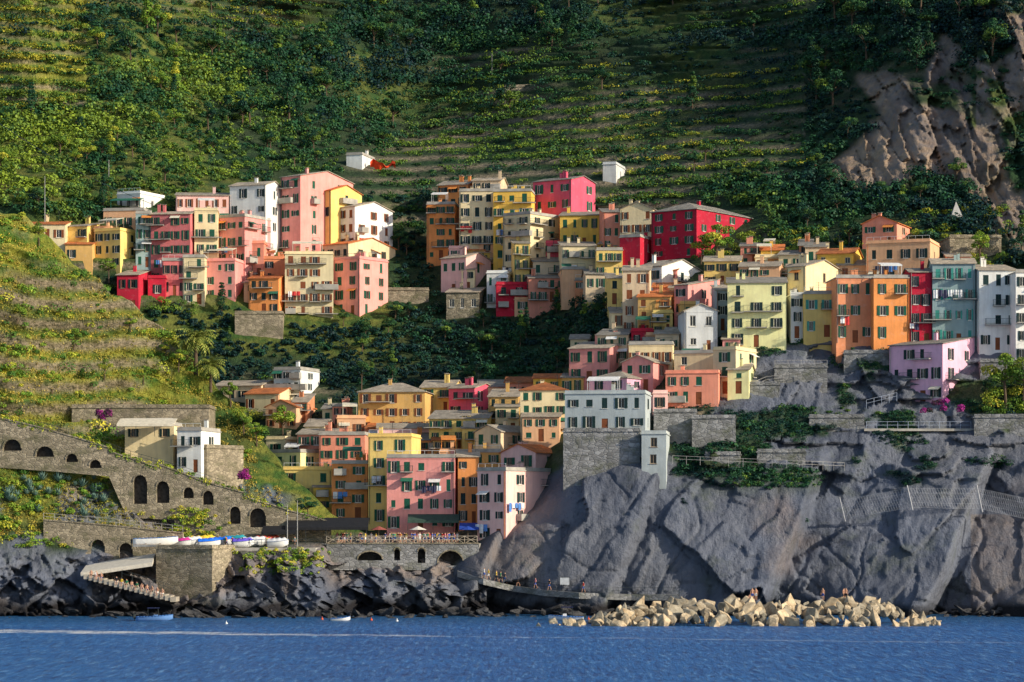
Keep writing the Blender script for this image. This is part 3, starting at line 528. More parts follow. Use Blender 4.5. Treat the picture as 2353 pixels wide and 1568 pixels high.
# ---------------- arched walls ----------------
def arched_wall(D,topl,botl,arches,mat,name,label,depth=1.2):
    sc=D/F
    P=lambda u,v:((u-CX)*sc,CH+(HV-v)*sc)
    outer=[P(*p) for p in topl]+[P(*p) for p in botl[::-1]]
    loops=[outer]
    for (u,w,vt,vb) in arches:
        x0,z0=P(u-w/2,vb);x1,_=P(u+w/2,vb);z1=P(u,vt)[1]; r=(x1-x0)/2; zs=max(z0+.1,z1-r)
        L=[(x0,z0)]+[((x0+x1)/2-math.cos(math.pi*i/8)*r,zs+math.sin(math.pi*i/8)*(z1-zs)) for i in range(9)]+[(x1,z0)]
        loops.append(L)
    tri=tessellate_polygon([[Vector((x,0,z)) for x,z in L] for L in loops])
    allp=[p for L in loops for p in L]; mb=MB()
    fs=[]
    for a,b,c in tri:
        A,B,C=allp[a],allp[b],allp[c]; cr=(B[0]-A[0])*(C[1]-A[1])-(B[1]-A[1])*(C[0]-A[0]); fs.append((a,b,c) if cr>0 else (a,c,b))
    mb.add([(x,D,z) for x,z in allp],fs)
    n=len(outer)
    for i in range(n):
        p,q=outer[i],outer[(i+1)%n]; mb.add([(p[0],D,p[1]),(q[0],D,q[1]),(q[0],D+depth,q[1]),(p[0],D+depth,p[1])],[(0,1,2,3)])
    for L in loops[1:]:
        m=len(L)
        for i in range(m):
            p,q=L[i],L[(i+1)%m]; mb.add([(p[0],D,p[1]),(q[0],D,q[1]),(q[0],D+depth,q[1]),(p[0],D+depth,p[1])],[(0,1,2,3)])
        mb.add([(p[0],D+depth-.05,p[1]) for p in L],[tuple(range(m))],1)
        for i in range(1,m-2):
            p,q=L[i],L[i+1]; mb.bar((p[0],D-.02,p[1]+.12),(q[0],D-.02,q[1]+.12),.14,2)
    for i in range(len(topl)-1):
        a=P(*topl[i]);b=P(*topl[i+1])
        if b[0]-a[0]<.4: continue
        mb.add([(a[0],D-.12,a[1]+.003),(b[0],D-.12,b[1]+.003),(b[0],D+.5,b[1]+.003),(a[0],D+.5,a[1]+.003),(a[0],D-.12,a[1]+.2),(b[0],D-.12,b[1]+.2),(b[0],D+.5,b[1]+.2),(a[0],D+.5,a[1]+.2)],[(0,3,2,1),(4,5,6,7),(0,1,5,4),(1,2,6,5),(2,3,7,6),(3,0,4,7)],2)
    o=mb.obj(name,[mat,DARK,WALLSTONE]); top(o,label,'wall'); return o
tl=[(-80,945),(0,962),(80,980),(180,1008),(250,1030),(255,1040),(300,1054),(360,1074),(365,1068),(420,1088),(470,1108),(520,1122),(560,1133),(562,1142),(620,1160),(670,1176),(720,1188),(760,1202)]
bl=[(-80,1075),(0,1075),(140,1085),(250,1095),(292,1190),(400,1195),(410,1240),(500,1240),(530,1250),(640,1250),(760,1248)]
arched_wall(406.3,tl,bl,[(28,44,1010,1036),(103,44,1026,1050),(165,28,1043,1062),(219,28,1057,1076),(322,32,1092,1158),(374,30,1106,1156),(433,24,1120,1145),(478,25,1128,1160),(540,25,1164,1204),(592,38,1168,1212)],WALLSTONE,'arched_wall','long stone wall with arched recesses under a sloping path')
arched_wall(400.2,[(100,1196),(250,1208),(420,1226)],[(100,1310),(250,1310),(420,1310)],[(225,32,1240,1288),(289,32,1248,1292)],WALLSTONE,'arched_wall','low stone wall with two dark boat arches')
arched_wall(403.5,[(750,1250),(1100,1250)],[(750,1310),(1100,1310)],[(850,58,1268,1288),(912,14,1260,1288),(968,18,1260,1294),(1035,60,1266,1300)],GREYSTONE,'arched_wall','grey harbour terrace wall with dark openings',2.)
def slab(name,pts,th,mat,label,cat,kind='structure'):
    m=MB(); m.prism(pts,th); o=m.obj(name,mat); top(o,label,cat)
    if kind: o['kind']=kind
    return o
house(352,487,532,1262,1350,'stone',1,0,0,'F','s','n',0,D=391.5,label='square stone pier block with a sunlit end face',**{**RW,'name':'pier'})
zd=W3(0,1259,397)[2]
slab('terrace',[(-50,398.2,zd),(-30,398.4,zd),(-28.2,407,zd),(-52,406.2,zd),(-52,400.3,zd)],.6,CONC,'concrete boat terrace behind the stone pier','terrace')
zt=W3(0,1249,404)[2]
slab('terrace',[(-31,404.8,zt),(-5,404.8,zt),(-3,420,zt),(-40,420,zt)],1.,CONC,'paved harbour terrace in front of the restaurant','terrace')
def uv(u,v,D): return Vector(W3(u,v,D))
PALEC=plain('pale_concrete',(.66,.60,.50),.9,.2)
slab('ramp',[uv(185,1316,391),uv(350,1292,391),uv(356,1272,399),uv(200,1296,399)],.6,PALEC,'pale concrete boat ramp sloping down to the steps','ramp')
st=MB(); a=uv(195,1320,391.); b=uv(405,1375,388.)
for i in range(18):
    p=a.lerp(b,i/18); q=a.lerp(b,(i+1)/18); st.box((p.x,p.y-1.2,q.z-.5),(q.x+.05,p.y+3.,p.z))
o=st.obj('steps',plain('worn_step_stone',(.42,.37,.30))); top(o,'pale stone steps leading down to the water','steps')
def railing(pts,h=1.,sp=2.,name='railing_fence',mat=None,label='thin metal railing beside the cliff path',mid=2,cross=False,r=.04):
    m=MB(); pts=[Vector(p) for p in pts]
    for a,b in zip(pts,pts[1:]):
        n=max(1,int((b-a).length/sp))
        for i in range(n+1): p=a.lerp(b,i/n); m.bar(p-Vector((0,0,.3)),p+Vector((0,0,h)),r)
        for k in range(1,mid+1): z=Vector((0,0,h*k/mid)); m.bar(a+z,b+z,r*.8)
        if cross:
            for i in range(n):
                p=a.lerp(b,i/n);q=a.lerp(b,(i+1)/n); z=Vector((0,0,h)); m.bar(p,q+z,r*.7); m.bar(p+z,q,r*.7)
    o=m.obj(name,mat or METAL); top(o,label,'railing'); return o
railing([uv(750,1249,404.),uv(1096,1249,404.)],1.15,1.8,'railing_fence',plain('pale_timber',(.5,.42,.32)),'wooden railing with crossed braces along the harbour terrace',2,True,.06)
railing([uv(0,960,406.5),uv(180,1006,406.5),uv(300,1050,406.5),uv(420,1086,406.5),uv(520,1120,406.5)],.9,1.5)
railing([uv(100,1194,400.5),uv(250,1206,400.5),uv(420,1224,400.5)],1.,1.6,label='thin metal railing on the lower stone wall',mat=plain('grey_rail',(.4,.38,.36)))
railing([uv(280,1325,389.),uv(400,1362,387.5)],1.,1.5,label='metal handrail beside the pale steps')
railing([uv(545,1254,399.),uv(740,1254,399.8)],1.,1.8,label='thin rusty railing along the boat terrace edge')
def minD(u,v,w=40): return min(surfD(u+k,v) for k in range(-w,w+1,10))
pts=[];pv=[(1050,1312),(1110,1330),(1180,1346),(1250,1356),(1330,1362),(1450,1366),(1560,1366)]
for (u,v) in pv: pts.append(uv(u,v,minD(u,v,30)-1.))
m=MB()
for p,q in zip(pts,pts[1:]): m.add([p,q,q+Vector((0,4,0)),p+Vector((0,4,0)),p-Vector((0,0,.9)),q-Vector((0,0,.9)),q+Vector((0,4,-.9)),p+Vector((0,4,-.9))],[(3,2,1,0),(0,1,5,4),(4,5,6,7)])
o=m.obj('cliff_path',GREYSTONE); o['kind']='structure'; top(o,'narrow paved footpath along the cliff foot','path')
railing([p+Vector((0,.1,0)) for p in pts],1.,2.)
GR=plain('grey_rail',(.4,.38,.36))
for L_ in (((1545,1062),(1640,1066),(1740,1070),(1840,1074),(1940,1078)),((1700,905),(1760,880),(1840,870)),((1780,842),(1900,842))):
    railing([uv(u,v,minD(u,v)-.5) for u,v in L_],1.,2.,mat=GR)
PB=plain('pale_blue_metal',(.4,.45,.55))
railing([uv(1990,985,416),uv(2230,985,416)],1.1,1.6,label='pale metal railing round the lilac house garden',mat=PB)
railing([uv(1990,935,417.5),uv(2060,918,417.5)],1.1,1.2,label='pale sloping stair railing beside the lilac house',mat=PB)
slab('garden_terrace',[uv(1985,985,415.8),uv(2240,985,415.8),uv(2240,985,422),uv(1985,985,422)],.4,CONC,'concrete garden terrace below the lilac house','terrace')
m=MB(); FV=((1930,1150,1192),(2085,1122,1166),(2245,1122,1170),(2380,1150,1200)); tp=[uv(u,a,minD(u,b,60)-2.) for u,a,b in FV]; bt=[uv(u+10,b,minD(u,b,60)-1.5) for u,a,b in FV]
for a,b in zip(tp,bt): m.bar(a+(a-b)*.15,b-(a-b)*.15,.09)
for i in range(3):
    for k in range(5): m.bar(tp[i].lerp(bt[i],k/4),tp[i+1].lerp(bt[i+1],k/4),.02)
    for k in range(26):
        s=k/26; e=min(1,s+.06); A=tp[i].lerp(tp[i+1],s);B=bt[i].lerp(bt[i+1],e); C=tp[i].lerp(tp[i+1],e);Dd=bt[i].lerp(bt[i+1],s); m.bar(A,B,.018); m.bar(C,Dd,.018)
o=m.obj('rockfall_fence',plain('grey_wire',(.45,.45,.47))); top(o,'sagging wire rockfall fence strung between leaning posts','fence')
# ---------------- foliage ----------------
def leaves(C,Rd,n,size,tint,seed=0,updir=.3):
    rg=np.random.default_rng(seed); N=len(C)
    d=rg.normal(size=(N,n,3)); d/=np.linalg.norm(d,axis=2,keepdims=True); d[...,2]=np.where(d[...,2]<-.35,-d[...,2],d[...,2])
    lb=rg.normal(size=(N,7,3)); lb[...,2]=np.abs(lb[...,2])*.8; lb/=np.linalg.norm(lb,axis=2,keepdims=True)
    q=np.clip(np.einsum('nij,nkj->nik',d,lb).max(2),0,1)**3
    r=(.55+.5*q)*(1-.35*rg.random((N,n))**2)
    P=C[:,None]+d*r[...,None]*Rd[:,None]
    nn=d+rg.normal(size=d.shape)*.55; nn[...,2]+=updir; nn/=np.linalg.norm(nn,axis=2,keepdims=True)
    a=np.cross(nn,rg.normal(size=d.shape)); a/=np.linalg.norm(a,axis=2,keepdims=True)+1e-9; b=np.cross(nn,a)
    s=(size if np.isscalar(size) else size[:,None,None])*(.6+.8*rg.random((N,n,1)))
    V=np.stack([P+a*s,P+b*s*.7,P-a*s,P-b*s*.7],2).reshape(-1,3)
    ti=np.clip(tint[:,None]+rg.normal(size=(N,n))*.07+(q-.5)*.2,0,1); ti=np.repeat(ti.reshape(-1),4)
    return V,ti
def leafmesh(name,V,ti,mat): return npmesh(name,V,np.arange(len(V)).reshape(-1,4),[mat],{'tint':ti})
def stuff(name,V,ti,mat,label,cat):
    o=link(bpy.data.objects.new(name,leafmesh(name,V,ti,mat))); o['kind']='stuff'; top(o,label,cat)
LEAF=leafmat('shade_tint_scrub_leaves',(.006,.030,.036),(.026,.10,.032),(.26,.35,.03))  # darkest scrub green goes blue-black, shadow put into the leaf colour
LEAFL=leafmat('sun_tint_leaves',(.045,.12,.02),(.17,.29,.03),(.60,.52,.05))  # brighter yellow-green leaf, with sunlight put into the colour
def clear(u,v,pad=8,low=22):
    ok=np.ones(len(u),bool)
    for a,b,c,d in RECTS: ok&=~((u>a-pad)&(u<b+pad)&(v>c-4)&(v<d+low))
    return ok
def headcover(u,v): return (u<1060)&(v>sil(u)-3)
def phase(x,z): t_=z/PER+fbm(x*.02,z*0,x*0,3,23)*1.4; return t_-np.floor(t_)
def scatter_hill(n,seed,vmin=-80,vmax=1240):
    rg=np.random.default_rng(seed); u=rg.uniform(-200,2600,n); v=rg.uniform(vmin,vmax,n)
    ok=clear(u,v)&~headcover(u,v); u,v=u[ok],v[ok]; D=hD(u,v); rk=hD(u,v,HR)
    keep=rg.random(len(u))>rk*1.1; return u[keep],v[keep],D[keep]
u,v,D=scatter_hill(29000,11)
x,y,z=W3(u,v,D); phv=phase(x,z); tz=TERZ(x,z,u,v); wood=fbm(x*.035,z*.045,x*0,3,74)
k=np.where(tz>.5,((phv<.25)|(phv>.88)|(NR.random(len(u))<.12)),NR.random(len(u))<.85); u,v,x,y,z,tz,wood=u[k],v[k],x[k],y[k],z[k],tz[k],wood[k]; N=len(u)
big=np.clip(.5+fbm(x*.03,z*.04,x*0,3,72)+wood*.8,0,1.4); far=np.interp(y,[420,520,700],[.5,.8,1.15])
r=(.75+1.7*NR.random(N)**2.2)*(.6+.8*big)*far*np.where(tz>.5,.6,1.)
tint=np.clip(.26+fbm(x*.02,z*.03,x*0,3,75)*.45+fbm(x*.07,z*.1,x*0,3,73)*.4+NR.normal(size=N)*.11+np.where((u<560)&(v<480),.22,0)+np.where(tz>.5,.10,0)-np.where((u>850)&(v<330),.08,0)-np.where(v>560,.16,0),0,.95)  # lower tint at upper right and broad tint patches paint hillside shade
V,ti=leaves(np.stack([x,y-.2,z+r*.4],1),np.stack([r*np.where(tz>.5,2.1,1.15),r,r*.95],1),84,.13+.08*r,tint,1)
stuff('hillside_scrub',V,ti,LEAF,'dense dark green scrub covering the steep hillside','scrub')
print('scrub',N,len(V))
n=44000; u=NR.uniform(-150,2000,n); v=NR.uniform(-40,900,n)
D=hD(u,v); x,y,z=W3(u,v,D); phv=phase(x,z); zone=((u<200)&(v<240))|((TERZ(x,z,u,v)>.5)&(fbm(x*.03,z*.08,x*0,3,81)>-.1))
k=zone&((phv<.25)|(phv>.90))&clear(u,v)&~headcover(u,v)&(hD(u,v,HR)<.3); x,y,z,u,v=x[k],y[k],z[k],u[k],v[k]; N=len(x)
r=NR.uniform(.4,.75,N); ti0=np.clip(.40+NR.normal(size=N)*.18+np.where(u<300,.35,0)-np.where(v>560,.3,0)+fbm(x*.04,z*.1,x*0,3,83)*.85,0,1)
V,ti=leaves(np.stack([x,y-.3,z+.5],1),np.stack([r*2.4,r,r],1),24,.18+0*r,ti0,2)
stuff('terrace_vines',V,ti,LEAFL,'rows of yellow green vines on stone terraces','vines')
def hph(u,v,D): x=(u-CX)/F*headraw(u,v); z=CH+(HV-v)/F*headraw(u,v); t_=z/3.7+fbm(x*.05,z*0,x*0,4,53)*1.3+x*.045; return t_-np.floor(t_)
n=4200; u=NR.uniform(-200,700,n); v=NR.uniform(470,1260,n); k=(v>sil(u)+2)&clear(u,v,4,12); u,v=u[k],v[k]
wallz=lambda u,v:(v>np.interp(u,[0,300,760],[958,1050,1195]))&(v<np.interp(u,[0,200,290,310,500,760],[1078,1095,1110,1195,1242,1248]))
lowz=(v>1185)&(u>90); k=~wallz(u,v)&~lowz; u,v=u[k],v[k]
D=headD(u,v); x,y,z=W3(u,v,D); dn=fbm(x*.09,z*.12,x*0,3,91); hp=hph(u,v,D); k=(dn+NR.normal(size=len(u))*.2>np.where(v>1080,.22,-.02))&((hp<.3)|(hp>.85)|(v>1080)|(NR.random(len(u))<.15)); u,v,x,y,z=u[k],v[k],x[k],y[k],z[k]; N=len(u)
edge=np.clip(1-(v-sil(u))/45,0,1)
r=NR.uniform(.3,1.0,N)*np.where(NR.random(N)<.16,2.2,1)*(1+.8*edge)*np.where(v>1080,.75,1); tint=np.clip(.32+NR.normal(size=N)*.28,0,1)
V,ti=leaves(np.stack([x,y-.1,z+r*.4],1),np.stack([r*1.1,r,r*.8],1),170,.085+.05*r,tint,3)
stuff('headland_scrub',V,ti,LEAFL,'low sunlit bushes scattered on the grassy headland','scrub')
n=34000; u=NR.uniform(-200,700,n); v=NR.uniform(470,1230,n); k=(v>sil(u)+1)&clear(u,v,2,2); u,v=u[k],v[k]; hp=hph(u,v,None); k=~wallz(u,v)&((hp<.35)|(hp>.82)|((v>1080)&(NR.random(len(u))<.4))|(NR.random(len(u))<.12)); u,v=u[k],v[k]
D=headD(u,v); x,y,z=W3(u,v,D); N=len(x); r=NR.uniform(.12,.3,N)
V,ti=leaves(np.stack([x,y,z+.05],1),np.stack([r*1.5,r,r*2],1),10,.10+0*r,np.clip(.62+fbm(x*.1,z*.1,x*0,3,92)*.7+NR.normal(size=N)*.15,0,1),4,.8)
stuff('dry_grass',V,ti,leafmat('dry_grass_blades',(.09,.16,.025),(.38,.35,.05),(.74,.54,.11)),'yellow dry grass tufts covering the headland terraces','grass')
n=9000; u=NR.uniform(1490,2500,n); v=NR.uniform(775,1200,n); k=clear(u,v,-3,0); u,v=u[k],v[k]; D=hD(u,v); x,y,z=W3(u,v,D); k=(hD(u,v,HR)<.6)|(fbm(x*.2,z*.3,x*0,3,95)>.27+(v-800)/1500); u,v,D,x,y,z=u[k],v[k],D[k],x[k],y[k],z[k]; N=len(x); r=NR.uniform(.2,.7,N)
V,ti=leaves(np.stack([x,y-.1,z],1),np.stack([r*1.4,r*.7,r],1),55,.10+0*r,np.clip(.2+fbm(x*.1,z*.1,x*0,3,96)*.5+NR.normal(size=N)*.15,0,1),5)
stuff('cliff_ivy',V,ti,LEAF,'dark creeping shrubs and ivy clinging to the cliff','ivy')
C=[]
for i in range(230):
    u_=R.choice([R.uniform(530,740),R.uniform(400,490),R.uniform(600,740),R.uniform(100,200),R.uniform(0,760)]); v_=R.uniform(1262,1320) if u_>530 else (R.uniform(1170,1235) if u_>300 else R.uniform(1205,1260))
    C.append(W3(u_,v_,min(float(headD(u_,v_)),406.1) -.2))
for i in range(120):
    u_=R.uniform(0,740); v_=float(np.interp(u_,[p_[0] for p_ in tl],[p_[1] for p_ in tl])); C.append(W3(u_,v_-2+R.uniform(-4,10)*(R.random()<.5),406.4))
C=np.array(C); r=NR.uniform(.25,.7,len(C)); V,ti=leaves(C,np.stack([r*1.2,r*.6,r*1.1],1),70,.11+0*r,np.clip(.6+NR.normal(size=len(C))*.25,0,1),6); stuff('hanging_plants',V,ti,LEAFL,'yellow green plants spilling over harbour rocks and walls','plants')
# garden shrubs among and beside the houses
C=[]
for (a,b,c,d,nn) in ((1590,1800,560,600,26),(2180,2352,590,622,20),(2260,2360,900,950,22),(1740,1990,520,580,34),(560,620,930,1010,14),(1150,1420,690,720,14),(330,450,690,720,12),(2080,2320,470,550,40)):
    for i in range(nn): u_=R.uniform(a,b); v_=R.uniform(c,d); C.append(W3(u_,v_,surfD(u_,v_)-1.2))
C=np.array(C); r=NR.uniform(.6,1.5,len(C)); V,ti=leaves(C,np.stack([r*1.2,r,r],1),150,.13+0*r,np.clip(.45+NR.normal(size=len(C))*.25,0,1),8); stuff('garden_shrubs',V,ti,LEAFL,'leafy sunlit garden shrubs between the hillside houses','shrubs')
BARK=plain('bark',(.12,.08,.05)); TREES=[]
for k in range(6):
    rg=np.random.default_rng(100+k); m=MB(); lean=Vector((rg.uniform(-.3,.3),0,0)); Hh=2.6
    p0=Vector((0,0,-.6)); p1=Vector((lean.x*.5,0,1.2)); p2=Vector((lean.x,0,Hh)); m.bar(p0,p1,.2,0,7,.15); m.bar(p1,p2,.15,0,7,.1); cs=[]
    for i in range(7):
        a=i*2*math.pi/7+rg.uniform(-.3,.3); rr=rg.uniform(.8,1.7); q=Vector((lean.x+math.cos(a)*rr,math.sin(a)*rr,Hh+rg.uniform(-.2,1.6))); m.bar(p1.lerp(p2,rg.uniform(.3,1)),q,.08,0,5,.03); cs.append(q)
    cs.append(Vector((lean.x,0,Hh+2.0)))
    if k>=4: cs=[Vector((rg.uniform(-.8,.8)*(1-i/7),rg.uniform(-.8,.8)*(1-i/7),1.2+i*.75)) for i in range(8)]
    C=np.array([list(c) for c in cs]); rr=rg.uniform(.75,1.25,len(C)) if k<4 else np.linspace(1.25,.45,len(C))
    V,ti=leaves(C,np.stack([rr*1.1,rr*1.1,rr*.85],1),260,.13,np.clip(.40+rg.normal(size=len(C))*.15,0,1),200+k)
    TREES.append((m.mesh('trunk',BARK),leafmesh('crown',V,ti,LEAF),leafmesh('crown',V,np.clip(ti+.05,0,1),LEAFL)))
TL=['round crowned green tree standing among hillside scrub','spreading green tree on a terraced slope','slender tall dark green pine on the slope']
def tree(u,v,D,s,k,sun=False,label=None):
    x,y,z=W3(u,v,D); e=empty('tree',(x,y,z),R.uniform(0,6)); e.scale=(s,s,s*R.uniform(.9,1.15)); tm=TREES[k]
    O('trunk',tm[0],e); O('crown',tm[2] if sun else tm[1],e); top(e,label or TL[0 if k<2 else 1 if k<4 else 2],'tree','trees on the hillside')  # sun picks the crown copy whose leaf colour is painted sunlit
u,v,D=scatter_hill(1400,77,-40,1000); k=0
xx,yy,zz=W3(u,v,D); tzz=TERZ(xx,zz,u,v)
for a,b,d,q in zip(u,v,D,tzz):
    if k>=200: break
    if q<.5 or R.random()<.12: tree(a,b,d,R.uniform(.7,1.35)*(1.15 if b<300 else .75),R.choice([0,1,2,3,0,1,4,5]),a<420 and b<480 and R.random()<.6); k+=1
DC=surfD(1600,592)
for a,b,s,kk,dd_ in((1645,606,1.35,0,DC-6),(1610,602,.95,1,DC-5),(1725,596,.9,2,DC-3),(650,1010,1.0,1,0),(830,890,.8,2,0),(900,880,.9,4,0),(1485,545,.9,3,0),(2310,925,1.5,0,0),(2350,930,1.4,2,0),(2250,600,.9,3,0),(250,645,.8,0,0)):
    tree(a,b,dd_ or surfD(a,b)-1.5,s,kk,a>1550 or a<800,'leafy green garden tree standing beside the houses')
tree(708,1195,409.5,.75,0,False,'leafy green tree growing beside the yellow harbour house')
for a,b,s,kk in((170,800,.7,0),(40,740,.6,1),(560,1000,.8,2),(590,1020,.7,0),(90,560,.6,1),(470,1140,.35,2),(300,760,.5,2),(240,870,.55,1),(330,880,.5,0),(120,900,.6,3),(380,820,.5,1),(410,850,.6,0),(530,930,.7,3)):
    b=max(b,float(sil(a))+6); tree(a,b,float(headD(a,b))-.3,s,kk,True,'small sunlit tree on the grassy headland')
PALM=leafmat('palm_leaves',(.10,.15,.03),(.24,.29,.05),(.50,.46,.11))
def palm(u,v,D,s):
    x,y,z=W3(u,v,D); e=empty('palm_tree',(x,y,z)); e.scale=(s,s,s); m=MB()
    for i in range(6): m.bar((0,0,-1.5+i*.75),(0,0,-.75+i*.75),.30-.02*i,0,8,.26-.02*i)
    m.obj('trunk',BARK,e); f=MB()
    for i in range(70):
        a=i*2.4; el=R.uniform(-.2,1.4); L=R.uniform(2.4,3.3); pr=Vector((0,0,3.)); 
        for j in range(9):
            tt=(j+1)/9; ang=el-tt*1.5; nx=pr+Vector((math.cos(a)*math.cos(ang),math.sin(a)*math.cos(ang),math.sin(ang)))*L/9
            sd=Vector((-math.sin(a),math.cos(a),0)); w=.55*math.sin(math.pi*min(1,tt*.9+.1))+.08
            for sg in(-1,1):
                q=nx+sd*sg*w+Vector((0,0,-.22)); f.add([pr,pr.lerp(nx,.8),q],[(0,1,2)])
            pr=nx
    me=f.mesh('crown',PALM); at=me.attributes.new('tint','FLOAT','POINT'); at.data.foreach_set('value',NR.random(len(me.vertices)).astype(np.float32)); O('crown',me,e)
    top(e,'feathery palm tree at the edge of the headland','palm tree','palms on the headland')
def onhead(u,dv): v=float(sil(u))+dv; return u,v,float(headD(u,v))-2.
palm(*onhead(450,2),1.35); palm(*onhead(484,8),1.0)
AG=plain('agave_leaf',(.16,.26,.21)); f=MB()
for i in range(22):
    a=i*2.4; el=.25+1.1*(i/22); L=1.2; d=Vector((math.cos(a)*math.cos(el),math.sin(a)*math.cos(el),math.sin(el))); s_=Vector((-math.sin(a),math.cos(a),0))*.12
    f.add([d*.05-s_*.6,d*.05+s_*.6,d*L*.5+s_,d*L*.5-s_,d*L+Vector((0,0,.05))],[(0,1,2,3),(3,2,4)])
agm=f.mesh('agave',AG)
for i in range(36):
    u=R.uniform(60,285);v=R.uniform(1090,1190)
    if i<8: u=R.uniform(10,120); v=R.uniform(1100,1180)
    o=O('agave',agm,None,W3(u,v,float(headD(u,v))-.3),R.uniform(0,6),(R.uniform(.7,1.5),)*3); top(o,'grey green agave rosette on the rocky bank','agave','agaves on the bank')
BG=leafmat('bougainvillea_leaves',(.03,.08,.02),(.35,.02,.22),(.55,.05,.35))
def boug(u,v,D,sx,sz):
    C=np.array([W3(u+R.uniform(-1,1)*sx,v+R.uniform(-1,1)*sz,D+R.uniform(-.4,.4)) for _ in range(9)]); rr=np.full(9,.7)
    V,ti=leaves(C,np.stack([rr,rr,rr],1),160,.12,np.clip(NR.random(9)*.9,0,1),int(u)); o=link(bpy.data.objects.new('bougainvillea',leafmesh('bougainvillea',V,ti,BG))); top(o,'purple flowering bougainvillea spilling over a wall','plant')
boug(2165,935,414.8,45,12); boug(238,955,412,14,7); boug(560,1092,409,8,8)
# ---------------- boulders ----------------
ROCKM=NT('boulder_stone'); co=ROCKM.coord(rand=True); cb=ROCKM.mix(ROCKM.noise(co,1.2,7,.7),(.24,.17,.10),(.84,.71,.50)); oi=ROCKM.n('ShaderNodeObjectInfo'); cb=ROCKM.mix(1.,cb,ROCKM.mix(oi.outputs['Random'],(.5,.54,.6),(1.08,1.,.92)),'MULTIPLY'); ROCKM.col(cb); ROCKM.bump(ROCKM.noise(co,3,7,.7),.6,.12); ROCKM=ROCKM.m
DROCK=NT('shore_rock'); co=DROCK.coord(rand=True); DROCK.col(DROCK.mix(DROCK.noise(co,1.2,7,.7),(.020,.02,.023),(.125,.12,.12))); DROCK.bump(DROCK.noise(co,2,7,.7),1.,.3); DROCK=DROCK.m
import bmesh
BM=[]
for k in range(10):
    bm=bmesh.new(); rg=random.Random(300+k)
    for _ in range(13):
        d=Vector((rg.gauss(0,1),rg.gauss(0,1),rg.gauss(0,1))).normalized()*rg.uniform(.75,1.1); bm.verts.new((d.x*1.,d.y*.8,d.z*.68))
    r_=bmesh.ops.convex_hull(bm,input=bm.verts[:]); loose=[v_ for v_ in bm.verts if not v_.link_faces]; bmesh.ops.delete(bm,geom=loose,context='VERTS'); bmesh.ops.bevel(bm,geom=bm.edges[:],offset=.035,segments=1,affect='EDGES')
    pair=[]
    for mt in(ROCKM,DROCK):
        me=bpy.data.meshes.new('boulder'); bm.to_mesh(me); me.materials.append(mt); pair.append(me)
    BM.append(pair); bm.free()
for i in range(298):
    u=R.uniform(1345,2160) if i>24 else R.uniform(1235,1400); ed=min(1,(u-1330)/130,(2175-u)/170); row=(i%12)/12+R.uniform(0,.08)
    D=350+row*16; hmp=.9+.12*math.sin(u*.02)+.08*math.sin(u*.053); zmax=3.0*max(.13,ed)*hmp; z=zmax*math.sin(min(1,row*1.3+.08)*math.pi*.5)*R.uniform(.85,1.0)-.3
    s=R.choice([R.uniform(.5,.85),R.uniform(.9,1.25),R.uniform(1.1,1.75)])*(.75+.25*max(0,ed)); o=O('boulder',BM[i%10][0],None,((u-CX)/F*D,D,z)); o.rotation_euler=(R.uniform(0,6),R.uniform(0,6),R.uniform(0,6)); o.scale=(s*R.uniform(.9,1.35),s,s*R.uniform(.8,1.1))
    top(o,'pale angular limestone boulder piled in the breakwater','boulder','boulders of the breakwater')
for i in range(260):
    u=R.choice([R.uniform(-60,1050),R.uniform(1050,1400),R.uniform(2140,2450),R.uniform(380,760),R.uniform(-60,1050)]); dd_=R.random(); D=380+dd_*12 if u<1050 else 385+dd_*8; s=R.choice([R.uniform(.3,.8),R.uniform(.6,1.5)])*(.6+.5*dd_); z=R.uniform(-.5,.1)+dd_*.9
    o=O('shore_rock',BM[i%10][1],None,((u-CX)/F*D,D,z)); o.rotation_euler=(R.uniform(-.5,.5),R.uniform(-.5,.5),R.uniform(0,6)); o.scale=(s*1.9,s,s*R.uniform(.5,.9))
    top(o,'dark jagged wet rock at the waterline','rock','dark rocks along the shore')
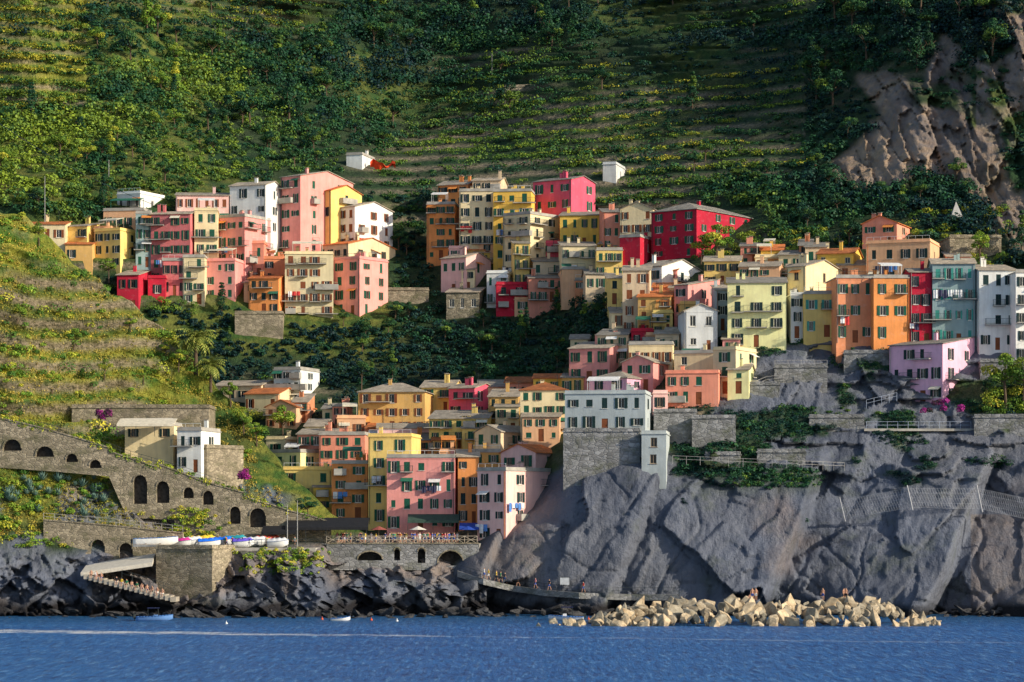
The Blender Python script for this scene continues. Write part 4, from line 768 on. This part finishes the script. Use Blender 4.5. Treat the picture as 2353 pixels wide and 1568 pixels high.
# ---------------- boats ----------------
def boat(loc,rz,L=5.,Wb=1.8,Hb=.9,hc=(.8,.8,.78),kind='open',tilt=0,label='white open boat',cover=(.02,.12,.5)):
    e=empty('boat',loc); e.rotation_euler=(tilt,0,rz); m=MB(); n=12; rows=[]
    for i in range(n+1):
        t_=i/n; w=Wb/2*(1-max(0,(t_-.45)/.55)**2.2)*(0.8+.2*min(1,t_*4)); w=max(w,.02); x=(t_-.5)*L; kz=.28*max(0,(t_-.6)/.4)**2*Hb*2; sh_=Hb+.3*t_**2
        rows.append([(x,-w,sh_),(x,-w*.85,sh_*.5+kz*.4),(x,-w*.4,.08+kz),(x,0,kz),(x,w*.4,.08+kz),(x,w*.85,sh_*.5+kz*.4),(x,w,sh_)])
    vs=[p for r_ in rows for p in r_]; fs=[(i*7+j,(i+1)*7+j,(i+1)*7+j+1,i*7+j+1) for i in range(n) for j in range(6)]+[tuple(range(7))]
    m.add(vs,fs); 
    for i in range(n):
        for j in(0,6): m.bar(rows[i][j],rows[i+1][j],.06,1)
    hm=plain('hull_%d_%d_%d'%tuple(int(c*99) for c in hc),hc,.35,.1); m.obj('hull',[hm,plain('blue_trim',(.05,.15,.4),.4)],e,smooth=True)
    if kind=='cover':
        c=MB(); vs=[]
        for i in range(n+1):
            w=rows[i][6][1]; z=rows[i][6][2]; x=rows[i][0][0]
            for j in range(6): a=math.pi*j/5; vs.append((x,-math.cos(a)*(w+.06),z+.02+math.sin(a)*.45*(1+.2*math.sin(i*2.1))*min(1,w*2)))
        c.add(vs,[(i*6+j,(i+1)*6+j,(i+1)*6+j+1,i*6+j+1) for i in range(n) for j in range(5)]); c.obj('cover',plain('cover_%d_%d_%d'%tuple(int(c_*99) for c_ in cover),cover,.6),e,smooth=True)
    else:
        fl=MB(); fl.add([(r_[1][0],r_[1][1]*.9,.35) for r_ in rows[:-2]]+[(r_[5][0],r_[5][1]*.9,.35) for r_ in rows[:-2]],[(i,i+1,i+n,i+n-1) for i in range(n-2)]); fl.obj('deck',WOOD,e)
        for x in(-L*.22,L*.1): s_=MB(); s_.box((x-.14,-Wb*.40,.5),(x+.14,Wb*.40,.56)); s_.obj('seat',WOOD,e)
        s_=MB(); s_.box((-L/2-.35,-.16,.5),(-L/2-.05,.16,1.15)); s_.bar((-L/2-.2,0,.55),(-L/2-.2,0,-.3),.06); s_.obj('outboard_motor',METAL,e)
        if kind=='motor':
            s_=MB(); s_.box((-.1,-.35,.35),(.45,.35,1.1)); s_.obj('console',hm,e); s_=MB(); s_.add([(.4,-.5,1.1),(.4,.5,1.1),(.15,.45,1.6),(.15,-.45,1.6)],[(0,1,2,3)]); s_.obj('windscreen',GLASS,e)
            s_=MB()
            for y in(-.7,.7): s_.bar((-.9,y,.9),(-.9,y,2.0),.03); s_.bar((.6,y,.9),(.5,y,2.0),.03)
            s_.obj('canopy_frame',METAL,e); s_=MB(); s_.box((-1.0,-.8,2.0),(.7,.8,2.06)); s_.obj('canopy',plain('navy_canopy',(.02,.03,.1)),e)
    top(e,label,'boat','boats in the harbour'); return e
boat(W3(355,1425,370)[:2]+(-.2,),.1,5.2,1.9,.8,(.15,.3,.6),'motor',label='small blue motorboat with dark canopy floating near the rocks')
boat(W3(782,1425,370)[:2]+(-.15,),.1,2.8,1.3,.5,label='small white dinghy floating close to shore')
boat(W3(1300,1425,372)[:2]+(-.15,),math.pi,5.,2.,.65,(.75,.76,.8),'motor',label='white and blue inflatable motorboat beside the breakwater')
boat((W3(362,1258,398.6)[0],396.3,zd+.15),.18,6.8,2.1,1.3,(.82,.82,.8),'open',label='large white boat hauled onto the terrace ramp')
for i,(u,cv,lb) in enumerate([(418,(.7,.05,.3),'covered with a pink tarpaulin'),(440,(.75,.75,.72),'covered with a white sheet'),(462,(.9,.6,.05),'covered with a yellow tarpaulin'),(482,(.02,.16,.75),'covered with a bright blue tarpaulin'),(512,(.02,.18,.8),'covered with a bright blue tarpaulin'),(538,(.03,.35,.4),'covered with a teal tarpaulin'),(560,(.15,.1,.6),'covered with an indigo tarpaulin'),(585,(.7,.7,.7),'covered with a white sheet'),(612,(.6,.08,.05),'covered with a red tarpaulin'),(640,(.7,.7,.7),'covered with a white sheet')]):
    boat((W3(u,1258,400.5)[0],399.6+(i%3)*1.7,zd+.02+(i%3)*.2),R.uniform(-.7,.7),R.uniform(3.0,4.2),1.6,.9,(.8,.8,.78),'cover',cover=cv,label='small beached boat '+lb)
BU={}
for u,v,c in((740,1424,'o'),(853,1426,'o'),(912,1428,'w'),(520,1434,'w'),(1352,1424,'o')):
    if c not in BU:
        bm=bmesh.new(); bmesh.ops.create_icosphere(bm,subdivisions=2,radius=.18); [setattr(w_.co,'z',w_.co.z*(1.25 if w_.co.z>0 else .9)) for w_ in bm.verts]; bmesh.ops.create_cone(bm,segments=8,radius1=.05,radius2=.04,depth=.2,matrix=Matrix.Translation((0,0,.30)),cap_ends=True)
        me=bpy.data.meshes.new('buoy'); bm.to_mesh(me); me.materials.append(plain('orange_float',(.8,.12,.03),.4) if c=='o' else WHITE); BU[c]=me
    D=CH*F/(v-HV); o=O('buoy',BU[c],None,((u-CX)/F*D,D,.05)); top(o,('orange' if c=='o' else 'white')+' round mooring buoy floating on the sea','buoy','mooring buoys')
# ---------------- people ----------------
def person_mesh(pose):
    J={'pel':(0,0,.93),'sp':(0,0,1.15),'ch':(0,.0,1.36),'nk':(0,0,1.50),'hd':(0,-.02,1.60),'ht':(0,0,1.70)}; rad={'pel':.14,'sp':.125,'ch':.145,'nk':.058,'hd':.10,'ht':.075}
    E=[('pel','sp'),('sp','ch'),('ch','nk'),('nk','hd'),('hd','ht')]
    for s,n in((-1,'l'),(1,'r')):
        J['sh'+n]=(s*.185,0,1.42); J['el'+n]=(s*.24,.02,1.14); J['wr'+n]=(s*.26,-.08,.90); J['ha'+n]=(s*.26,-.11,.82)
        J['hp'+n]=(s*.10,0,.90); J['kn'+n]=(s*.11,-.01,.50); J['an'+n]=(s*.12,.02,.09); J['to'+n]=(s*.13,-.14,.035)
        if pose=='walk': f=s; J['kn'+n]=(s*.10,-.16*f-.03,.51); J['an'+n]=(s*.10,-.24*f+(.10 if f<0 else 0),.09+(.04 if f<0 else 0)); J['to'+n]=(s*.10,-.24*f-.08,.04); J['el'+n]=(s*.24,.12*f,1.15); J['wr'+n]=(s*.25,.12*f-.12,.95); J['ha'+n]=(s*.25,.12*f-.17,.89)
        if pose=='sit': J['kn'+n]=(s*.13,-.46,.95); J['an'+n]=(s*.13,-.50,.50); J['to'+n]=(s*.13,-.66,.46); J['wr'+n]=(s*.2,-.28,1.03); J['ha'+n]=(s*.17,-.36,1.02)
        rad.update({'sh'+n:.062,'el'+n:.043,'wr'+n:.03,'ha'+n:.032,'hp'+n:.10,'kn'+n:.062,'an'+n:.04,'to'+n:.035})
        E+=[('ch','sh'+n),('sh'+n,'el'+n),('el'+n,'wr'+n),('wr'+n,'ha'+n),('pel','hp'+n),('hp'+n,'kn'+n),('kn'+n,'an'+n),('an'+n,'to'+n)]
        hx=Vector(J['ha'+n]); dr=(hx-Vector(J['wr'+n])).normalized()
        for i in range(5):
            k='f%d%s'%(i,n); J[k]=tuple(hx+dr*((.075,.085,.08,.065,.03)[i])+Vector((0,(i-1.5)*.02-(.03 if i==4 else 0),0))); rad[k]=.009; E.append(('ha'+n,k))
    names=list(J); me=bpy.data.meshes.new('person'); me.from_pydata([J[k] for k in names],[(names.index(a),names.index(b)) for a,b in E],[])
    o=link(bpy.data.objects.new('tmp_person',me)); md=o.modifiers.new('s','SKIN'); 
    for i,k in enumerate(names): d=me.skin_vertices[0].data[i]; d.radius=(rad[k],rad[k]*(.75 if k in('pel','sp','ch') else 1)); d.use_root=(k=='pel')
    sb=o.modifiers.new('b','SUBSURF'); sb.levels=1; sb.render_levels=1
    dg=bpy.context.evaluated_depsgraph_get(); ev=o.evaluated_get(dg); out=bpy.data.meshes.new_from_object(ev); bpy.data.objects.remove(o); bpy.data.meshes.remove(me)
    if pose=='sit':
        for v_ in out.vertices: v_.co.z-=.80
    return out
PM={p:person_mesh(p) for p in('stand','walk','sit')}
SK=plain('skin',(.55,.30,.20),.6,.1); HRM=[plain('dark_hair',(.03,.02,.015)),plain('fair_hair',(.3,.2,.09))]
CL=[('white',(.75,.75,.75)),('red',(.55,.03,.03)),('blue',(.04,.1,.4)),('black',(.02,.02,.025)),('yellow',(.7,.5,.05)),('green',(.05,.25,.12)),('pink',(.7,.25,.3))]
VARM={}
def person(loc,pose='stand',top_=None,bot=None,rz=0,label=None,bare=False):
    ti=R.randrange(7) if top_ is None else top_; bi=R.choice([2,3,0]) if bot is None else bot; hi=R.randrange(2); k=(pose,ti,bi,hi,bare)
    if k not in VARM:
        me=PM[pose].copy(); me.name='person'
        for m in(SK,plain(CL[ti][0]+'_cloth',CL[ti][1]),plain(CL[bi][0]+'_cloth',CL[bi][1]),HRM[hi]): me.materials.append(m)
        off=-.80 if pose=='sit' else 0
        for p in me.polygons:
            c=p.center; z=c.z-off; p.use_smooth=True
            if z>1.60 and (c.y>-.05 or z>1.70): p.material_index=3
            elif .98<z<1.47 and (abs(c.x)<.2 or z>1.22) and not bare and c.y>-.2: p.material_index=1
            elif (.62<z<=.98 and abs(c.x)<.2) if pose!='sit' else (.8<z<1.02 and c.y>-.42 and abs(c.x)<.2): p.material_index=2
            else: p.material_index=0
        VARM[k]=me
    o=O('person',VARM[k],None,loc,rz); pn={'stand':'standing','walk':'walking','sit':'sitting'}[pose]
    top(o,label or (f"bare chested person in {CL[bi][0]} shorts {pn} on rocks" if bare else f"person in {CL[ti][0]} top and {CL[bi][0]} shorts {pn}"),'person','people around the harbour')
for i in range(60): person((W3(R.choice([R.uniform(770,1090),R.uniform(890,1050)]),0,407)[0],R.uniform(405.,412),zt),R.choice(['stand','walk','stand']),rz=R.uniform(0,6.28))
for u in(1112,1122,1140,1150,1160,1190,1230,1262,1340):
    i=max(j for j in range(5) if pv[j][0]<=u); tt=(u-pv[i][0])/(pv[i+1][0]-pv[i][0]); p=pts[i].lerp(pts[i+1],tt); person((p.x,p.y+.6,p.z),'walk',rz=R.choice([1.4,-1.4]))
for i in range(15):
    t_=R.uniform(.05,.95); k_=int(t_*18); p=uv(195,1320,391.).lerp(uv(405,1375,388.),k_/18); person((p.x+.3,p.y-.7,p.z+.01),'sit',rz=R.uniform(-.6,.6),bare=R.random()<.6)
for i in range(16): person((W3(R.uniform(420,700),0,398)[0],R.uniform(399.5,404),zd),R.choice(['stand','walk']),rz=R.uniform(0,6))
for u,v,ps in((1728,1385,'stand'),(1736,1386,'stand'),(1890,1380,'stand'),(1938,1384,'stand'),(1943,1386,'stand'),(1722,1388,'sit')): person((W3(u,v,364)[0],364.,3.1),ps,bare=True,rz=R.uniform(-1,1))
# ---------------- awnings, poles, sign, laundry ----------------
def awning(u0,u1,v,D,dep,mat,label,h=2.6,rise=.7):
    a=uv(u0,v,D);b=uv(u1,v,D); e=empty('awning',(a.x,D,a.z)); L=b.x-a.x; m=MB(); m.prism([(0,0,0),(L,0,0),(L,dep,rise),(0,dep,rise)],.08); m.box((0,-.04,-.4),(L,-.003,-.0)); m.obj('canopy',mat,e)
    n=max(1,int(L/3))
    for i in range(n+1): q=MB(); q.bar((L*i/n*.98+.05,.1,-h),(L*i/n*.98+.05,.1,-.05),.05); q.obj('post',METAL,e)
    top(e,label,'awning')
BLK=plain('black_canvas',(.02,.02,.022))
awning(655,845,1212,403,4.5,BLK,'long dark canvas awning over the harbour terrace',2.6,1.5)
awning(600,680,1222,402,3,BLK,'small dark canvas awning beside the boat terrace',2.6,.9)
awning(936,1054,1196,surfD(1000,1235)-3.2,2.4,plain('green_canvas',(.05,.09,.07)),'restaurant awning below the tall pink house',2.6,1.)
awning(268,400,974,409,4,plain('pale_canvas',(.75,.66,.5)),'pale canvas porch awning beside the white villa',2.,1.)
awning(1055,1100,1212,408,2.5,plain('blue_canvas',(.03,.08,.4)),'small blue market awning')
for u,c,nm in((960,(.75,.7,.6),'cream'),(1075,(.03,.08,.4),'blue'),(870,(.35,.1,.08),'dark red')):
    e=empty('parasol',(W3(u,0,408)[0],408,zt)); m=MB(); n=8; ring=[(math.cos(i*math.pi/4)*1.4,math.sin(i*math.pi/4)*1.4,2.1) for i in range(8)]; m.add(ring+[(0,0,2.7)],[(i,(i+1)%8,8) for i in range(8)]); m.obj('canopy',plain(nm+'_parasol',c),e); m=MB(); m.bar((0,0,0),(0,0,2.68),.04); m.obj('post',WOOD,e); top(e,nm+' parasol shading the harbour terrace','parasol')
m=MB(); c_=uv(2196,502,surfD(2196,502)-2); e=empty('gazebo_tent',c_); m.add([(-1.1,-1.1,0),(1.1,-1.1,0),(1.1,1.1,0),(-1.1,1.1,0),(0,0,3.1)],[(0,1,4),(1,2,4),(2,3,4),(3,0,4)]); m.obj('canopy',plain('grey_tent_canvas',(.48,.46,.43)),e); q=MB(); q.bar((0,0,-.5),(0,0,3.4),.06); q.obj('post',METAL,e); top(e,'pale pointed gazebo tent in a hillside garden','tent')
def pole(u,vt,vb,D,label='slender utility pole on the slope',r=.09):
    p=uv(u,vb,D);q=uv(u,vt,D); e=empty('utility_pole',p); h=q.z-p.z; m=MB(); m.bar((0,0,-1),(0,0,h),r,0,8,r*.6); m.obj('post',plain('grey_pole',(.35,.34,.32)),e); k=MB(); k.bar((-.6,0,h-.4),(.6,0,h-.4),.05); k.obj('crossarm',METAL,e); top(e,label,'pole')
pole(103,405,505,surfD(103,505)-1); pole(250,368,412,surfD(250,412)-1); pole(1130,125,170,surfD(1130,170)-1); pole(660,1160,1262,400,'grey lamp pole on the harbour terrace'); pole(683,1150,1262,399,'grey lamp pole on the harbour terrace')
m=MB(); p=uv(1297,1336,minD(1297,1336,20)-.5); m.box((p.x-.7,p.y,p.z-.55),(p.x+.7,p.y+.06,p.z+.55)); m.box((p.x-.75,p.y+.061,p.z-.6),(p.x+.75,p.y+.1,p.z+.6),1); m.bar((p.x-.5,p.y+.1,p.z-.3),(p.x-.5,p.y+2.5,p.z-.5),.04,1); m.bar((p.x+.5,p.y+.1,p.z-.3),(p.x+.5,p.y+2.5,p.z-.5),.04,1)
o=m.obj('information_sign',[plain('faded_board',(.45,.47,.5)),METAL]); top(o,'blank pale rectangular board fixed to the cliff','sign')
m=MB(); A=W3(0,285,520);B=W3(350,470,470)
prv=None
for i in range(25):
    t_=i/24; q=Vector(A).lerp(Vector(B),t_); q.z-=math.sin(math.pi*t_)*1.2
    if prv is not None: m.bar(prv,q,.05)
    prv=q
o=m.obj('overhead_cable',METAL); top(o,'thin dark overhead cable sagging across the slope','cable')
CLO=[plain('white_linen',(.8,.8,.8)),plain('red_linen',(.6,.05,.05)),plain('blue_linen',(.1,.25,.6)),plain('dark_linen',(.05,.05,.1))]
lm={}
def laundry(hi,face,x0,zr,n):
    root,Wd,Dp,H,D=HOUSES[hi]; M=Matrix.Translation(root.location)@Matrix.Rotation(root.rotation_euler.z,4,'Z')
    for i in range(n):
        c=R.choice([0,0,0,1,2,3]); h=R.choice([.8,1.1,1.4])
        if (c,h) not in lm:
            m=MB(); vs=[(-.35+.14*j,.05*math.sin(j*1.7),z) for z in(0,-h/2,-h) for j in range(6)]; m.add(vs,[(a*6+j,a*6+j+1,a*6+7+j,a*6+6+j) for a in range(2) for j in range(5)]); lm[(c,h)]=m.mesh('hanging_cloth',CLO[c])
        loc=M@(Vector((x0+i*.8,-.45,zr)) if face==0 else Vector((Wd+.45,x0+i*.8,zr))); o=O('hanging_cloth',lm[(c,h)],None,loc,root.rotation_euler.z+(0 if face==0 else math.pi/2)); top(o,['white','red','blue','dark'][c]+' cloth hung out to dry below a window','laundry','laundry hung on the facades')
def hidx(u0,vt): return next(i for i,h in enumerate(HL) if h[0]==u0 and h[3]==vt)
for u0,vt,face,x,fz,n in((1096,1082,1,.6,.55,5),(1096,1082,0,.3,.25,3),(888,1052,0,6,.62,4),(1996,556,0,2,.5,5),(2143,606,0,.5,.68,6),(1055,440,0,.6,.5,3),(1155,492,0,.5,.28,4),(985,962,0,1,.4,4),(1133,440,0,1,.45,2),(2090,626,0,.3,.3,2),(655,585,0,1,.4,3),(498,498,0,.5,.55,3),(345,492,0,1.5,.35,3),(740,475,1,.5,.45,4),(1920,640,0,1,.4,2),(762,1066,0,.6,.5,3),(650,1080,0,2,.6,3),(1290,566,0,1,.4,3),(845,1004,0,1,.55,2)):
    i=hidx(u0,vt); laundry(i,face,x,HOUSES[i][3]*fz,n)
m=MB(); p=uv(850,385,surfD(850,385)-2)
vs=[(p.x+i*.7,p.y+math.sin(i*1.3)*.4+j*.3,p.z+1.2-j*.5+math.sin(i*.9+j*.7)*.55+(.5 if i%3==1 else 0)-(i*.12 if j==0 else 0)) for j in range(4) for i in range(9)]
m.add(vs,[(j*9+i,j*9+i+1,j*9+10+i,j*9+9+i) for j in range(3) for i in range(8)]); o=m.obj('tarpaulin',plain('orange_red_plastic',(.85,.08,.02))); top(o,'crumpled orange red netting beside the white hut','tarpaulin')
# ---------------- light, world, camera ----------------
sd=Vector((.83,-.40,.39)).normalized()
L=bpy.data.lights.new('sun','SUN'); L.energy=5.0; L.angle=math.radians(.5); L.color=(1,.91,.74); lo=link(bpy.data.objects.new('sun',L)); lo.rotation_euler=sd.to_track_quat('Z','Y').to_euler()
w=bpy.data.worlds.new('World'); scene.world=w; w.use_nodes=True; nt=w.node_tree; sk=nt.nodes.new('ShaderNodeTexSky'); sk.sky_type='NISHITA'; sk.sun_disc=False; sk.sun_elevation=math.asin(sd.z); sk.sun_rotation=math.atan2(sd.x,sd.y)
nt.links.new(sk.outputs[0],nt.nodes['Background'].inputs[0]); nt.nodes['Background'].inputs[1].default_value=.15
cam=bpy.data.cameras.new('camera'); cam.lens=F/2352*36; cam.sensor_width=36; cam.shift_y=(HV-784)/2352; cam.clip_end=5000; cam.clip_start=1
co_=link(bpy.data.objects.new('camera',cam)); co_.location=(0,0,CH); co_.rotation_euler=(math.pi/2,0,0); scene.camera=co_
scene.view_settings.view_transform='Standard'; scene.view_settings.look='None'; scene.view_settings.exposure=0
